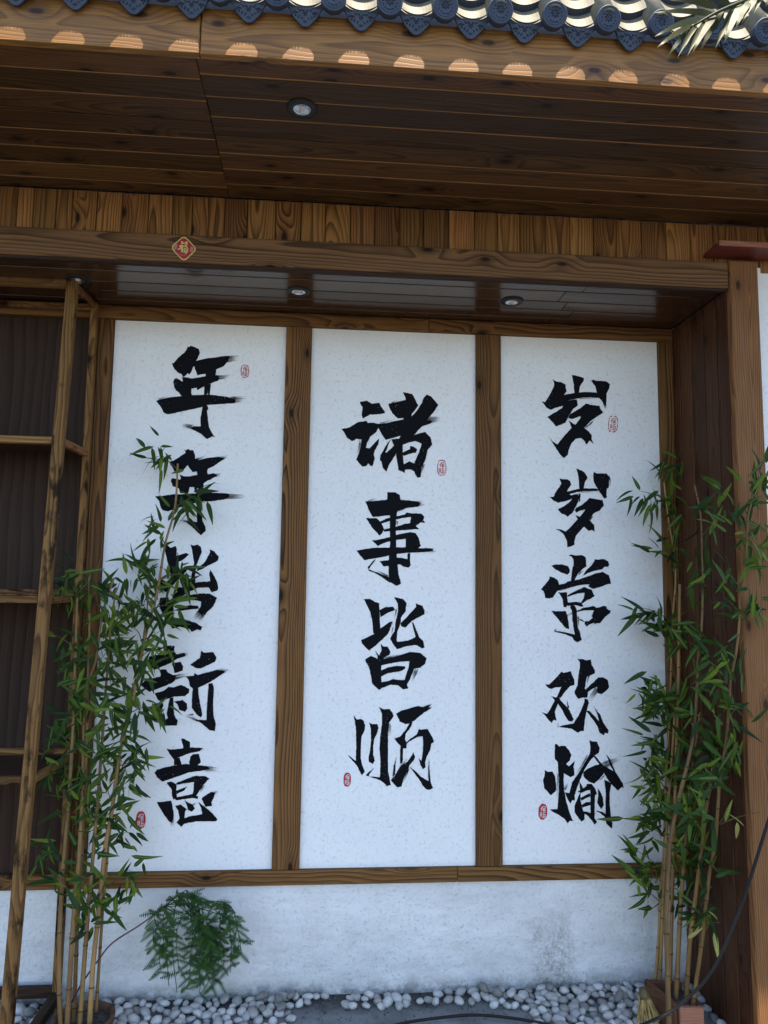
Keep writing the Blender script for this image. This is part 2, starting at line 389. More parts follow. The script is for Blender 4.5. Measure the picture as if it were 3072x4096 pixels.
# base wall, dark panel, right hand wall
def single(name, lo, hi, mat, label, cat, bev=.0015):
    """a one-piece wall slab kept in world coordinates so that its finish runs on from slab to slab"""
    lo, hi = Vector(lo), Vector(hi); bm = bmesh.new(); bmesh.ops.create_cube(bm, size=1)
    bmesh.ops.scale(bm, vec=hi-lo, verts=bm.verts); bmesh.ops.translate(bm, vec=(lo+hi)/2, verts=bm.verts)
    if bev: bmesh.ops.bevel(bm, geom=list(bm.edges), offset=bev, segments=1, affect='EDGES')
    return tag(link(name, bm_mesh(bm, mat)), label, cat)
single('base_wall', (-1.6, 0.0, -.12), (XR-.002, .12, .3975), M_STUCCO, 'low white stucco wall stained with dirt beneath the calligraphy panels', 'wall')
single('side_wall', (2.316, -.42, -.12), (4.2, -.25, 2.622), M_STUCCO, 'white stucco wall beyond the broad timber post', 'wall')
dp = board('dark_panel', (-1.6, 0.002, .452), (-.064, .03, 2.482), M_LAM, None, 'z', 'x', 0)
tag(dp, 'dark brown wood grain panel behind the open shelf', 'wall panel')
bw = board('back_wall', (-1.7, .13, -.12), (4.2, .3, 3.3), M_STUCCO, None, 'x', 'z', 0)
tag(bw, 'plain wall closing the back of the niche behind the panels', 'wall')

# frame round the panels
fr = thing('panel_frame', 'brown scorched timber frame of posts and rails around the calligraphy panels', 'frame', (1.07, 0, ZB-.05))
yf, yb = -.017, .028
posts = [(-.061, -.006), (PW, PW+BW), (2*PW+BW, 2*PW+2*BW), (3*PW+2*BW+.001, XR-.001)]
for a, b in posts: board('post', (a, yf, ZB+.001), (b, yb, ZT-.001), M_FRAME, fr, 'z', 'x', .003)
board('rail', (-1.6, yf-.002, ZT), (1.21, yb, ZC-.001), M_FRAME, fr, 'x', 'z', .003)
board('rail', (1.2105, yf-.002, ZT), (XR-.001, yb, ZC-.001), M_FRAME, fr, 'x', 'z', .003)
board('rail', (-1.6, yf-.002, .3985), (1.33, yb, ZB), M_FRAME, fr, 'x', 'z', .003)
board('rail', (1.3305, yf-.002, .3985), (XR-.001, yb, ZB), M_FRAME, fr, 'x', 'z', .003)

# niche ceiling
ncl = thing('niche_ceiling', 'glossy dark brown plank ceiling of the recessed niche above the panels', 'ceiling', (1.0, -.2, ZC))
e = [-.408, -.335, -.241, -.160, -.076, -.0005]
for i in range(5):
    xj = [1.72, 1.66, 1.70, 1.75, 1.69][i]
    for a, b in ((-1.6, xj-.0006), (xj+.0006, XR-.001)):
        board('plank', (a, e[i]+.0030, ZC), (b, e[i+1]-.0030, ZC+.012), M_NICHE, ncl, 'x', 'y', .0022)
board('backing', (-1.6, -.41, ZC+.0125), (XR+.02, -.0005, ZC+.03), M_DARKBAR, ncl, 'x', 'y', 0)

# right reveal
rv = thing('side_cladding', 'dark reddish brown vertical planks lining the right side of the niche', 'cladding', (XR, -.2, 0))
e = [-.4, -.3415, -.2523, -.1596, -.0663, -.0005]
for i in range(5):
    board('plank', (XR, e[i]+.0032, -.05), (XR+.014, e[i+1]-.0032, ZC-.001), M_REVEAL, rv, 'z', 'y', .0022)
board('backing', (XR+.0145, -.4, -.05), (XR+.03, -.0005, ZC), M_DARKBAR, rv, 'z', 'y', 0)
board('edge_trim', (XR-.004, -.418, -.05), (XR+.004, -.4005, ZC-.006), M_REVEAL, rv, 'z', 'y', .001)

# header beam
hb = board('header_beam', (-1.7, YF, 2.534), (XR+.0005, -.409, 2.628), M_BEAM, None, 'x', 'z', .004)
tag(hb, 'long brown horizontal beam with bold grain over the niche', 'beam')
t = board('beam_lip', (-1.7, -.4315, 2.5245), (XR-.001, -.4095, 2.5338), M_DARKBAR, hb, 'x', 'z', .001)

# frieze
fz = thing('frieze_cladding', 'short vertical pine planks with dark knots between the beam and the soffit', 'cladding', (1, -.42, 2.63))
xs = [-.217, -.165, -.092, -.04, .038, .12, .206, .286, .35, .404, .457, .573-.04, .627, .713, .795, .881, .964]
x = xs[0]
while x > -1.4: x -= .08; xs.insert(0, x)
rnd = random.Random(3); x = xs[-1]
while x < 3.6: x += rnd.choice([.08, .084, .088, .09]); xs.append(x)
for a, b in zip(xs, xs[1:]):
    dy = rnd.uniform(-.0012, .0012)
    board('plank', (a+.0012, -.42+dy, 2.60), (b-.0012, -.406+dy, ZS-.0005), M_FRIEZE, fz, 'z', 'x', .0018)
board('backing', (-1.5, -.4035, 2.629), (3.6, -.39, ZS), M_DARKBAR, fz, 'x', 'z', 0)

# front post
fp = board('front_post', (XR+.001, -.448, -.08), (2.314, -.404, 2.631), M_POST, None, 'z', 'x', .004)
tag(fp, 'broad honey brown timber post with knots at the niche corner', 'post')

# dark red board over the right wall
rd = thing('red_board', 'dark red ledge board jutting out over the white side wall', 'ledge', (2.6, -.46, 2.64))
board('panel', (2.13, -.520, 2.646), (4.0, -.4225, 2.660), M_REDPANEL, rd, 'x', 'y', .001)
board('front_edge', (2.132, -.5275, 2.6445), (4.0, -.5205, 2.662), M_REDWOOD, rd, 'x', 'z', .001)

# soffit
sf = thing('soffit', 'dark brown tongue and groove plank soffit beneath the eave', 'soffit', (1.0, -.75, ZS))
XJ = .472; rnd = random.Random(11)
eR = [-.4215-.086*i for i in range(9)]; eL = [-.4215]+[-.4215-.062-.0865*i for i in range(8)]
def run(e, x0, x1):
    for i in range(len(e)):
        hi = e[i]; lo = e[i+1] if i+1 < len(e) else -1.0865
        lo = max(lo, -1.0865)
        if hi-lo < .01: continue
        jit = rnd.uniform(-.001, .001); dz = rnd.uniform(0, .0016)
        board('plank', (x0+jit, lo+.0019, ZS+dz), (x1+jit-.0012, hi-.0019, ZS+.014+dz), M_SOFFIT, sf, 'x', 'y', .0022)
        if i and rnd.random() < .85: board('tongue', (x0+jit, hi-.0018, ZS+.0018), (x1+jit-.002, hi+.0018, ZS+.006), M_TONGUE, sf, 'x', 'y', 0)
run(eL, -1.5, XJ); run(eR, XJ, 2.75); 
eQ = [v+.031 for v in eR]; eQ[0] = -.4215
run(eQ, 2.75, 3.8)
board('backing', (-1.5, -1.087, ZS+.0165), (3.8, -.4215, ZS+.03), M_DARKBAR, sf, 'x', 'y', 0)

# fascia
fa = thing('fascia', 'honey brown fascia board below the roof tiles with patches of sunlight', 'fascia', (1, YFA, ZS))
for a, b in ((-1.5, .483), (.4855, 3.8)):
    board('board', (a, YFA, ZS-.004), (b, YFA+.019, 2.892), M_FASCIA, fa, 'x', 'z', .0025)
    board('drip_strip', (a, YFA-.0045, ZS-.0085), (b, YFA+.016, ZS-.0045), M_FASCIA, fa, 'x', 'y', .001)

# ------------------------------------------------------------------ tiled roof
roof = thing('tiled_roof', 'grey Chinese tiled roof edge with round flower caps and pointed drip tiles', 'roof', (1, -1.13, 2.87))
PITCH_R = math.radians(62); SL = Vector((0, math.cos(PITCH_R), math.sin(PITCH_R))); SN = Vector((0, -math.sin(PITCH_R), math.cos(PITCH_R)))
CP = math.radians(60); CL = Vector((0, math.cos(CP), math.sin(CP))); CN = Vector((0, -math.sin(CP), math.cos(CP)))
SP = .1383; TILT = math.radians(15)
def frame(ex, ey, ez, c):
    M = Matrix.Identity(4)
    for i in range(3): M[i][0], M[i][1], M[i][2], M[i][3] = ex[i], ey[i], ez[i], c[i]
    return M
def petal(V, F, c, ang, l, w, h):
    o = len(V); d = Vector((math.cos(ang), math.sin(ang), 0)); q = Vector((-d.y, d.x, 0)); n = 8
    V.append(c+d*l*.5+Vector((0, 0, h)))
    for k in range(n):
        a = 2*math.pi*k/n; V.append(c+d*(l*.5+l*.5*math.cos(a))+q*w*.5*math.sin(a))
    for k in range(n): F.append((o, o+1+k, o+1+(k+1) % n))
# cap disc: local z is the outward axis
prof = [(-.024, .0305), (-.002, .0318), (0, .0312), (.0008, .029), (-.0012, .0272), (-.0012, .0245), (.0004, .0238), (-.0006, .0226), (-.0008, 0.0)]
V, F = [], []; ns = 32
for z, r in prof:
    for k in range(ns):
        a = 2*math.pi*k/ns; V.append(Vector((r*math.cos(a), r*math.sin(a), z)))
for i in range(len(prof)-1):
    for k in range(ns):
        k2 = (k+1) % ns; F.append((i*ns+k, i*ns+k2, (i+1)*ns+k2, (i+1)*ns+k))
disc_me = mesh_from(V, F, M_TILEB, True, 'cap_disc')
V, F = [], []
for k in range(8): petal(V, F, Vector((0, .003, -.0007))+Vector((math.cos(k*math.pi/4), math.sin(k*math.pi/4), 0))*.0035, k*math.pi/4, .0085, .0046, .0040)
for k in range(12):
    a = k*math.pi/6+.2; petal(V, F, Vector((math.cos(a)*.0155, math.sin(a)*.0155, -.0007)), a+1.2, .0065, .0030, .0032)
for k in range(5): petal(V, F, Vector((-.009+.0042*k, -.0185+abs(k-2)*.0007, -.0007)), .2, .0042, .0022, .0016)
petal(V, F, Vector((-.002, .003, -.0007)), 0, .004, .004, .003)
flower_me = mesh_from(V, F, M_TILED, True, 'flower')
# drip plate: local x across, y up, z outward
def drip_outline(s=1.0):
    pts = []
    for k in range(13):                                   # concave top edge
        t = -1+k/6; pts.append(Vector((t*.0445, -.002+.0125*t*t*1.25, 0)))
    side = [(.0440, .0005), (.0400, -.0080), (.0330, -.0220), (.0270, -.0310), (.0190, -.0385), (.0125, -.0452), (.0060, -.0492), (0, -.0502)]
    pts += [Vector((a, b, 0)) for a, b in side]+[Vector((-a, b, 0)) for a, b in side[::-1][1:]]
    c = Vector((0, -.0190, 0)); return [c+(p-c)*s for p in pts]
def ring_loft(loops, closecap=True):
    V, F = [], []; n = len(loops[0])
    for L in loops: V += L
    for i in range(len(loops)-1):
        for k in range(n):
            k2 = (k+1) % n; F.append((i*n+k, i*n+k2, (i+1)*n+k2, (i+1)*n+k))
    tri = tessellate_polygon([loops[-1]]); o = (len(loops)-1)*n
    F += [tuple(o+i for i in t) for t in tri]
    tri = tessellate_polygon([loops[0]]); F += [tuple(i for i in t[::-1]) for t in tri]
    return V, F
def lz(L, z): return [p+Vector((0, 0, z)) for p in L]
V, F = ring_loft([lz(drip_outline(1), -.006), lz(drip_outline(1), -.0005), lz(drip_outline(.975), .0004), lz(drip_outline(.88), .0002), lz(drip_outline(.86), -.0014)])
bm = bmesh.new(); me = mesh_from(V, F); bm.from_mesh(me); bmesh.ops.recalc_face_normals(bm, faces=bm.faces)
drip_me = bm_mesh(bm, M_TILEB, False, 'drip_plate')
V, F = [], []; rr = random.Random(5)
for s in (-1, 1):
    for k in range(5):
        a = math.pi/2-s*(.3+.42*k); petal(V, F, Vector((s*(.004+.006*k), -.016-.0012*k+.0022*(k % 2), -.0013)), a, .0105, .0050, .0042)
    for k in range(4): petal(V, F, Vector((s*(.006+.0075*k), -.026+.0035*k, -.0013)), -math.pi/2+s*.5, .0090, .0040, .0038)
for k in range(6): petal(V, F, Vector((0, -.019, -.0013)), k*math.pi/3, .007, .0036, .0022)
petal(V, F, Vector((-.006, -.037, -.0013)), 0, .012, .007, .0025)
motif_me = mesh_from(V, F, M_TILED, True, 'motif')
# cap tile: half barrel running up the slope (local y up the slope, z outward from the roof)
def barrel(r, L, n=14, thick=.005, a0=-.15, a1=math.pi+.15):
    V, F = [], []
    for y in (0, L):
        for rr_ in (r, r-thick):
            for k in range(n+1):
                a = a0+(a1-a0)*k/n; V.append(Vector((math.cos(a)*rr_, y, math.sin(a)*rr_)))
    m = n+1
    for k in range(n):
        F.append((k, k+1, 2*m+k+1, 2*m+k)); F.append((m+k+1, m+k, 3*m+k, 3*m+k+1)); F.append((k+1, k, m+k, m+k+1)); F.append((2*m+k, 2*m+k+1, 3*m+k+1, 3*m+k))
    return V, F
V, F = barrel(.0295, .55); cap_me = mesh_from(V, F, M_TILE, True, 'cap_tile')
# pan tile: shallow trough
def trough(w, sag, L, thick, n=12):
    V, F = [], []
    for y in (0, L):
        for dz in (0, -thick):
            for k in range(n+1):
                t = -1+2*k/n; V.append(Vector((t*w/2, y, sag*t*t+dz)))
    m = n+1
    for k in range(n):
        F.append((k, k+1, 2*m+k+1, 2*m+k)); F.append((m+k+1, m+k, 3*m+k, 3*m+k+1)); F.append((k+1, k, m+k, m+k+1)); F.append((2*m+k, 2*m+k+1, 3*m+k+1, 3*m+k))
    return V, F
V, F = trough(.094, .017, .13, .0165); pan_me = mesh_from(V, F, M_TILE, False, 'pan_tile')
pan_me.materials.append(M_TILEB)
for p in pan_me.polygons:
    if p.normal.y < -.9: p.material_index = 1              # front edge in the shaded tile tone
ex = Vector((1, 0, 0))
dz_axis = Vector((0, -math.cos(TILT), -math.sin(TILT))); dy_axis = Vector((0, -math.sin(TILT), math.cos(TILT)))
X0 = .9475-SP*11
for i in range(29):
    xc = X0+SP*i
    # cap
    c = Vector((xc, -1.1565, 2.903))
    d = link('cap_disc', disc_me, roof, frame(ex, dy_axis, dz_axis, c)); link('flower', flower_me, d, frame(ex, dy_axis, dz_axis, c))
    link('cap_tile', cap_me, roof, frame(ex, CL, CN, c-dz_axis*.018))
    # drip and pans
    xd = xc+SP/2; ct = Vector((xd, -1.131, 2.8985))
    p = link('drip_tile', drip_me, roof, frame(ex, dy_axis, dz_axis, ct)); link('motif', motif_me, p, frame(ex, dy_axis, dz_axis, ct))
    for k in range(5):
        o = ct-dz_axis*.003+SL*(.066*k-(.006 if k == 0 else 0))+SN*(.0168*k)-SN*.004
        link('pan_tile', pan_me, roof, frame(ex, SL, SN, o))
# roof deck and the slope behind
a = Vector((0, -1.088, 2.893)); b = a+Vector((0, math.cos(.85), math.sin(.85)))*1.95
V = [(-1.5, *a.yz), (3.8, *a.yz), (3.8, *b.yz), (-1.5, *b.yz)]
V2 = [(v[0], v[1]+.03, v[2]-.03+.0) for v in V]
dk = link('roof_deck', mesh_from(V+V2, [(0, 1, 2, 3), (7, 6, 5, 4), (0, 4, 5, 1), (1, 5, 6, 2), (2, 6, 7, 3), (3, 7, 4, 0)], M_TILE), roof)

# rear wall of the attic closes the roof space
V = [(-1.5, .22, 2.6), (3.8, .22, 2.6), (3.8, .22, 4.19), (-1.5, .22, 4.19)]; V2 = [(x, y-.05, z-.02) for x, y, z in V]
link('gable_back', mesh_from(V+V2, [(0, 1, 2, 3), (7, 6, 5, 4), (0, 4, 5, 1), (1, 5, 6, 2), (2, 6, 7, 3), (3, 7, 4, 0)], M_TILE), roof)
for x in (-1.5, 3.8):
    V = [(x, -1.09, 2.80), (x, .2, 2.62), (x, .2, 4.15), (x, -1.09, 2.86)]; V2 = [(v[0]+(.02 if x < 0 else -.02), v[1], v[2]) for v in V]
    link('gable_end', mesh_from(V+V2, [(0, 1, 2, 3), (7, 6, 5, 4), (0, 4, 5, 1), (1, 5, 6, 2), (2, 6, 7, 3), (3, 7, 4, 0)], M_TILE), roof)

# ------------------------------------------------------------------ calligraphy panels
def P2(s): return [tuple(float(v) for v in q.split(',')) for q in s.split()]
GLYPHS = [
 # panel, label, window origin, strokes, dry brush tails (x0,y0,x1,y1,width,count)
 (0, 'black brush character nian, first of the column', (600, 1360), [
  '625,105 655,118 672,95 760,125 815,155 832,220 800,280 755,370 735,440 715,445 680,540 655,575 625,555 570,610 545,610 530,570 470,545 410,490 378,430 362,385 400,380 470,290 560,220 605,165',
  '755,355 870,320 980,300 1120,285 1255,262 1320,270 1300,340 1225,435 1100,492 1090,600 1000,640 925,600 925,565 880,565 785,590 770,540 742,470 730,420',
  '400,650 435,630 500,670 545,690 530,620 600,620 700,640 850,615 1000,590 1110,580 1145,615 1140,670 1010,722 905,770 780,835 775,795 690,805 685,880 700,930 520,930 490,880 440,845 400,780 390,700',
  '105,1015 160,990 280,960 510,930 700,915 890,910 990,908 1150,925 1280,945 1400,980 1420,1010 1400,1050 1150,1065 950,1080 860,1115 650,1160 330,1230 285,1235 230,1205 180,1110',
  '905,760 1010,720 1000,820 990,915 960,915 965,840 945,900 895,912',
  '870,1090 950,1080 970,1140 945,1180 965,1360 985,1460 1050,1580 1080,1615 1030,1600 945,1645 900,1610 850,1560 670,1470 720,1430 840,1435 840,1300 865,1160'],
  [(1260, 320, 1480, 300, 110, 11), (1120, 625, 1345, 615, 70, 6), (1330, 1000, 1590, 985, 110, 12), (700, 1445, 530, 1410, 70, 10), (150, 990, 300, 940, 20, 3)]),
 (0, 'black brush character nian, second of the column', (600, 1780), [
  '570,70 600,85 640,62 655,85 720,90 745,160 750,230 820,230 700,330 620,340 560,410 510,450 440,450 410,440 360,350 310,280 390,260 500,190 590,130',
  '740,260 800,250 950,215 1120,195 1250,225 1170,270 1060,350 960,395 950,440 965,500 790,500 775,440 710,450 660,390 630,340',
  '490,485 550,515 640,525 780,495 960,485 1060,470 1130,500 1060,540 940,605 890,640 880,700 800,710 740,780 735,700 660,700 640,800 500,800 480,720 380,685 350,600 360,550 500,575 515,545',
  '85,850 200,845 330,825 530,815 700,805 950,795 1200,795 1310,810 1320,860 1230,905 960,940 880,930 640,985 430,1050 300,1105 210,1080 180,1040 150,930',
  '800,690 890,640 880,820 800,830',
  '780,950 850,950 860,1130 870,1260 920,1350 925,1425 845,1495 770,1430 690,1350 610,1290 640,1250 780,1280 778,1100'],
  [(1260, 850, 1580, 850, 90, 12), (1050, 515, 1200, 485, 50, 6), (1130, 230, 1290, 200, 60, 7), (660, 1275, 440, 1245, 45, 7), (780, 240, 950, 190, 30, 4), (430, 1045, 610, 1015, 18, 2)]),
 (0, 'black brush character jie', (550, 2160), [
  '440,75 490,80 550,130 635,95 655,160 645,265 640,400 620,500 640,690 560,680 550,600 510,400 480,280 455,200',
  '640,265 800,212 860,235 790,300 720,350 640,370',
  '340,680 400,640 480,700 600,580 680,530 790,460 860,445 780,560 720,600 640,690 560,780 510,850 460,865 390,800 345,740',
  '880,70 930,90 1000,75 1050,115 1070,190 1020,320 980,420 960,560 960,700 880,700 900,560 940,400 920,250 900,150',
  '1200,155 1280,195 1350,280 1330,350 1200,410 1080,480 980,520 1000,460 1100,390 1160,290 1205,210',
  '765,745 830,710 960,705 1080,690 1210,685 1190,560 1210,490 1260,570 1320,690 1340,800 1320,840 1230,865 1180,790 1000,790 950,820 880,850 850,790',
  '625,740 670,790 790,780 830,880 740,930 640,1040 560,1050 600,900 660,860', '540,890 600,910 590,950',
  '380,960 510,945 530,1000 600,1040 600,1200 610,1350 640,1440 580,1470 530,1390 450,1270 380,1150 360,1050',
  '560,1060 700,960 830,920 1050,885 1200,890 1320,960 1300,1020 1250,1110 1130,1220 1060,1240 1000,1190 1050,1100 1060,1020 960,1000 800,990 700,1030 600,1080',
  '610,1170 700,1125 860,1080 1000,1090 1020,1140 900,1150 700,1175',
  '610,1340 700,1320 720,1295 860,1340 980,1380 1075,1440 1050,1500 990,1480 900,1525 860,1470 700,1440 580,1470'],
  [(1090, 1170, 950, 1350, 150, 14), (1130, 1180, 1020, 1360, 60, 6)]),
 (0, 'black brush character xin', (540, 2560), [
  '480,65 530,90 660,95 650,190 680,230 670,300 530,300 530,200 510,110',
  '200,370 240,270 400,240 530,205 700,235 830,210 840,265 700,310 600,380 430,450 320,495 250,440',
  '610,380 760,360 800,440 790,510 660,550 640,470',
  '95,740 180,660 420,605 430,570 400,490 520,485 540,530 620,575 680,590 660,680 600,720 400,800 240,860 150,800',
  '330,885 480,840 560,775 640,785 770,740 900,810 900,870 830,930 640,940 430,1020 380,990',
  '580,960 640,950 640,1060 655,1250 710,1340 695,1415 520,1420 500,1330 550,1290 525,1220 555,1080',
  '215,1320 280,1330 430,1360 520,1330 520,1420 360,1365',
  '185,1130 280,1090 360,1045 470,1050 470,1100 400,1260 350,1280 300,1200 230,1180',
  '645,1020 790,995 860,1050 870,1135 830,1190 740,1160 700,1060',
  '920,410 1080,290 1100,165 1140,210 1300,200 1355,290 1330,360 1200,420 1100,470 1010,465',
  '850,605 980,590 985,550 1040,580 1200,535 1350,500 1450,500 1500,530 1350,630 1260,690 1120,760 1050,790 960,805 910,760 900,680',
  '960,790 1050,780 1055,900 1080,1050 1120,1240 1090,1285 1020,1230 940,1120 945,980',
  '1220,720 1290,715 1310,800 1300,1000 1300,1250 1340,1380 1330,1510 1230,1490 1130,1400 1000,1320 1190,1330 1190,1200 1210,900'],
  [(640, 625, 890, 570, 90, 10), (1350, 535, 1570, 490, 80, 9), (760, 245, 920, 225, 70, 7), (1040, 1330, 830, 1240, 40, 5), (970, 1230, 830, 1250, 25, 3)]),
 (0, 'black brush character yi, lowest of the column', (540, 2930), [
  '765,110 795,95 915,155 915,250 900,330 800,330 800,220',
  '525,270 600,285 780,262 950,245 1120,255 1080,310 900,345 760,400 650,450 580,360',
  '650,440 740,410 780,540 650,540', '920,400 960,360 1060,355 1095,490 1030,550 900,540 905,470',
  '325,665 360,620 500,575 650,545 850,520 1050,540 1200,560 1250,600 1120,630 900,660 700,730 460,815 370,750',
  '525,825 600,810 690,860 685,1000 700,1080 640,1110 615,1050 610,940 540,860',
  '680,840 800,790 1000,715 1180,725 1235,765 1150,850 1060,980 1010,1060 950,1060 970,960 980,820 860,835 700,865',
  '680,965 800,920 870,890 820,960 690,1020',
  '650,1080 800,1050 950,1020 1050,1060 1040,1100 960,1085 740,1115 680,1125',
  '360,1150 440,1150 600,1125 620,1200 645,1350 620,1500 560,1470 470,1340 410,1240',
  '665,1215 760,1190 855,1270 830,1320 820,1420 900,1390 1120,1350 1100,1250 1050,1150 1160,1230 1290,1340 1375,1450 1340,1470 1180,1470 1020,1470 820,1510 770,1565 690,1490 740,1420 720,1290',
  '820,1120 850,1140 950,1190 1000,1260 940,1310 880,1280 860,1190',
  '1105,1090 1200,1020 1270,980 1330,990 1310,1080 1270,1150 1280,1215 1170,1230 1130,1150'],
  [(1150, 590, 1410, 610, 85, 12), (1050, 275, 1170, 260, 35, 4), (610, 1380, 625, 1570, 80, 9), (1290, 1020, 1380, 965, 50, 5), (960, 1200, 1030, 1155, 30, 3), (1130, 870, 1080, 1000, 60, 5)]),
 (1, 'black brush character zhu, topmost of the middle panel', (1360, 1550), [
  '330,235 450,220 530,270 650,255 690,330 745,400 740,430 600,450 500,450 375,520 360,440 375,330 335,270',
  '25,690 150,665 300,575 440,555 460,590 560,585 640,605 630,680 600,740 500,820 450,920 430,1000 490,1010 590,900 650,850 640,940 580,1040 560,1100 575,1180 540,1300 510,1305 470,1260 430,1310 370,1315 320,1260 270,1200 310,1090 345,990 360,860 270,855 200,890 120,840 80,760',
  '800,270 900,250 1090,205 1080,160 1040,75 1100,90 1200,110 1240,190 1300,300 1240,380 1190,440 1180,490 1050,510 960,515 870,430 830,360',
  '1440,115 1510,150 1590,240 1635,290 1560,400 1450,530 1350,650 1250,770 1130,870 1000,990 900,1150 820,1270 770,1400 715,1340 690,1240 660,1200 670,1120 740,1020 760,1085 860,1000 950,890 1010,800 1050,700 1180,490 1280,380 1350,270 1390,170',
  '620,610 760,590 900,560 1050,530 1150,480 1450,540 1540,560 1500,600 1370,640 1250,740 1010,800 880,835 760,870 690,770 640,680',
  '1050,500 1190,480 1180,600 1050,600', '840,870 800,950 770,1050 700,1090 740,1000 790,920',
  '850,860 970,850 1040,940 1040,1080 1050,1200 1060,1280 1080,1420 970,1370 960,1280 930,1130 930,1000 880,930',
  '1000,850 1150,800 1260,780 1410,740 1500,830 1530,950 1450,1040 1420,1190 1350,1330 1340,1480 1290,1500 1240,1430 1220,1280 1290,1120 1350,960 1350,930 1250,890 1150,910 1040,950',
  '1040,1080 1160,1020 1160,975 1220,980 1280,1030 1260,1080 1150,1100 1050,1140',
  '1050,1280 1150,1225 1230,1260 1260,1300 1240,1400 1180,1360 1100,1360 1040,1400'],
  [(1450, 545, 1665, 520, 110, 11), (345, 900, 285, 1180, 50, 6), (840, 265, 970, 215, 22, 3), (640, 605, 880, 540, 20, 3), (1390, 1280, 1335, 1450, 30, 4)]),
 (1, 'black brush character shi, second of the middle panel', (1400, 1950), [
  '250,230 350,225 500,215 620,200 615,75 680,80 750,80 830,130 840,205 1000,215 1120,235 1170,265 1130,320 950,340 800,380 780,410 660,460 500,480 380,490 320,390 280,290',
  '260,505 330,510 440,505 500,570 550,650 560,700 530,760 490,800 430,730 360,660 300,560',
  '490,570 600,515 760,480 900,450 940,415 1040,430 1180,430 1235,490 1215,540 1250,585 1170,580 1090,640 1145,690 1000,700 760,715 560,735 560,700 760,650 920,600 1000,590 1010,490 850,510 650,560 510,600',
  '365,875 450,870 650,825 800,780 920,755 1000,740 1090,755 1140,840 1175,970 1120,1010 920,1010 930,850 780,870 600,910 460,970',
  '110,1045 220,1025 400,1000 660,995 900,990 1120,1005 1380,1015 1380,1045 1250,1070 950,1085 770,1105 500,1160 240,1205 160,1120',
  '485,1220 620,1210 760,1160 880,1170 950,1190 955,1090 1000,1090 995,1220 1010,1290 970,1330 880,1310 830,1275 640,1300 560,1310',
  '665,400 780,400 760,600 760,800 770,1100 790,1280 805,1450 850,1590 780,1635 720,1600 650,1560 640,1400 645,1150 665,900 660,700',
  '300,1350 340,1370 480,1420 640,1490 660,1580 560,1510 420,1420 310,1380', '410,1190 425,1195 340,1310 305,1370 295,1320'],
  [(1090, 275, 1240, 260, 90, 9), (1250, 1035, 1450, 1050, 70, 8), (640, 1480, 440, 1380, 30, 4), (300, 225, 460, 185, 20, 3), (780, 390, 950, 350, 25, 3), (780, 560, 775, 640, 40, 4)]),
 (1, 'black brush character jie, third of the middle panel', (1380, 2370), [
  '315,110 420,105 490,155 570,175 570,280 580,420 585,580 580,660 470,680 455,500 420,320 360,210',
  '575,290 680,240 800,235 830,290 720,330 590,410',
  '265,790 350,750 480,690 580,600 740,490 790,480 760,560 720,680 640,760 520,870 400,965 340,910 280,840',
  '815,75 860,85 960,105 1025,175 1010,260 1010,310 930,410 915,530 870,650 855,790 870,820 1050,795 1170,740 1190,700 1240,750 1300,810 1320,910 1280,930 1180,870 1020,890 860,940 800,860 750,770 770,720 820,640 840,480 880,300 875,190',
  '1175,180 1220,200 1290,220 1315,290 1320,360 1200,420 1100,480 1000,580 930,560 920,510 1040,390 1180,240',
  '1110,490 1130,490 1190,640 1230,740 1170,740',
  '595,850 630,890 710,900 755,990 740,1030 650,1080 620,1130 540,1120 535,1050 495,955 570,1050 605,960',
  '335,1110 430,1050 500,1080 600,1140 600,1300 600,1400 605,1500 600,1600 560,1615 450,1510 430,1370 390,1220 340,1150',
  '580,1120 700,1090 880,1050 1080,985 1250,1000 1355,1090 1330,1180 1240,1250 1150,1260 1080,1430 1020,1540 980,1480 1010,1370 1050,1260 1070,1140 900,1150 700,1185 590,1210',
  '600,1290 720,1240 850,1215 1000,1225 1000,1260 920,1305 700,1340 600,1395',
  '590,1490 700,1470 800,1435 900,1450 1010,1450 1030,1540 1050,1590 960,1605 880,1540 760,1530 620,1580 580,1600'],
  [(1190, 1280, 1090, 1490, 60, 6), (850, 280, 820, 450, 30, 4), (730, 570, 800, 490, 50, 5), (640, 1090, 990, 1020, 30, 5), (800, 560, 760, 720, 16, 2)]),
 (1, 'black brush character shun, lowest of the middle panel', (1370, 2790), [
  '180,295 235,360 310,360 350,380 375,460 370,540 315,650 305,800 300,1000 330,1120 370,1230 320,1290 270,1200 240,1130 150,1030 75,940 220,1050 228,800 220,500 205,380',
  '440,415 490,440 580,440 600,500 570,600 530,680 510,800 510,950 540,1050 500,1100 440,1070 430,1010 455,880 475,700 470,520',
  '605,155 680,195 780,190 830,250 850,310 770,420 755,600 755,900 755,1200 800,1450 730,1470 690,1420 620,1370 500,1330 390,1290 440,1310 620,1320 630,1100 615,850 625,650 655,450 655,260',
  '385,1280 520,1170 450,1270 430,1310',
  '890,265 980,215 1150,165 1260,140 1340,160 1480,105 1420,170 1490,160 1340,260 1180,390 1100,430 1040,440 950,400',
  '1120,410 1165,400 1140,480 1050,600 1035,690 1060,740 1060,845 1000,840 950,790 900,740 860,680 950,650 1040,550',
  '960,800 1005,830 1000,950 1000,1060 980,1100 955,1090 955,950',
  '1050,745 1130,680 1230,610 1270,515 1290,535 1410,520 1450,590 1500,680 1515,740 1470,770 1450,880 1400,970 1370,1080 1380,1150 1330,1190 1290,1110 1260,1000 1310,1050 1330,900 1340,740 1330,640 1250,650 1120,720 1060,770',
  '1170,905 1205,985 1190,1030 1110,1120 1090,1200 1020,1330 980,1470 910,1490 860,1440 800,1370 870,1290 950,1150 1080,1060 1150,960',
  '895,980 880,1100 870,1280 830,1320 850,1120',
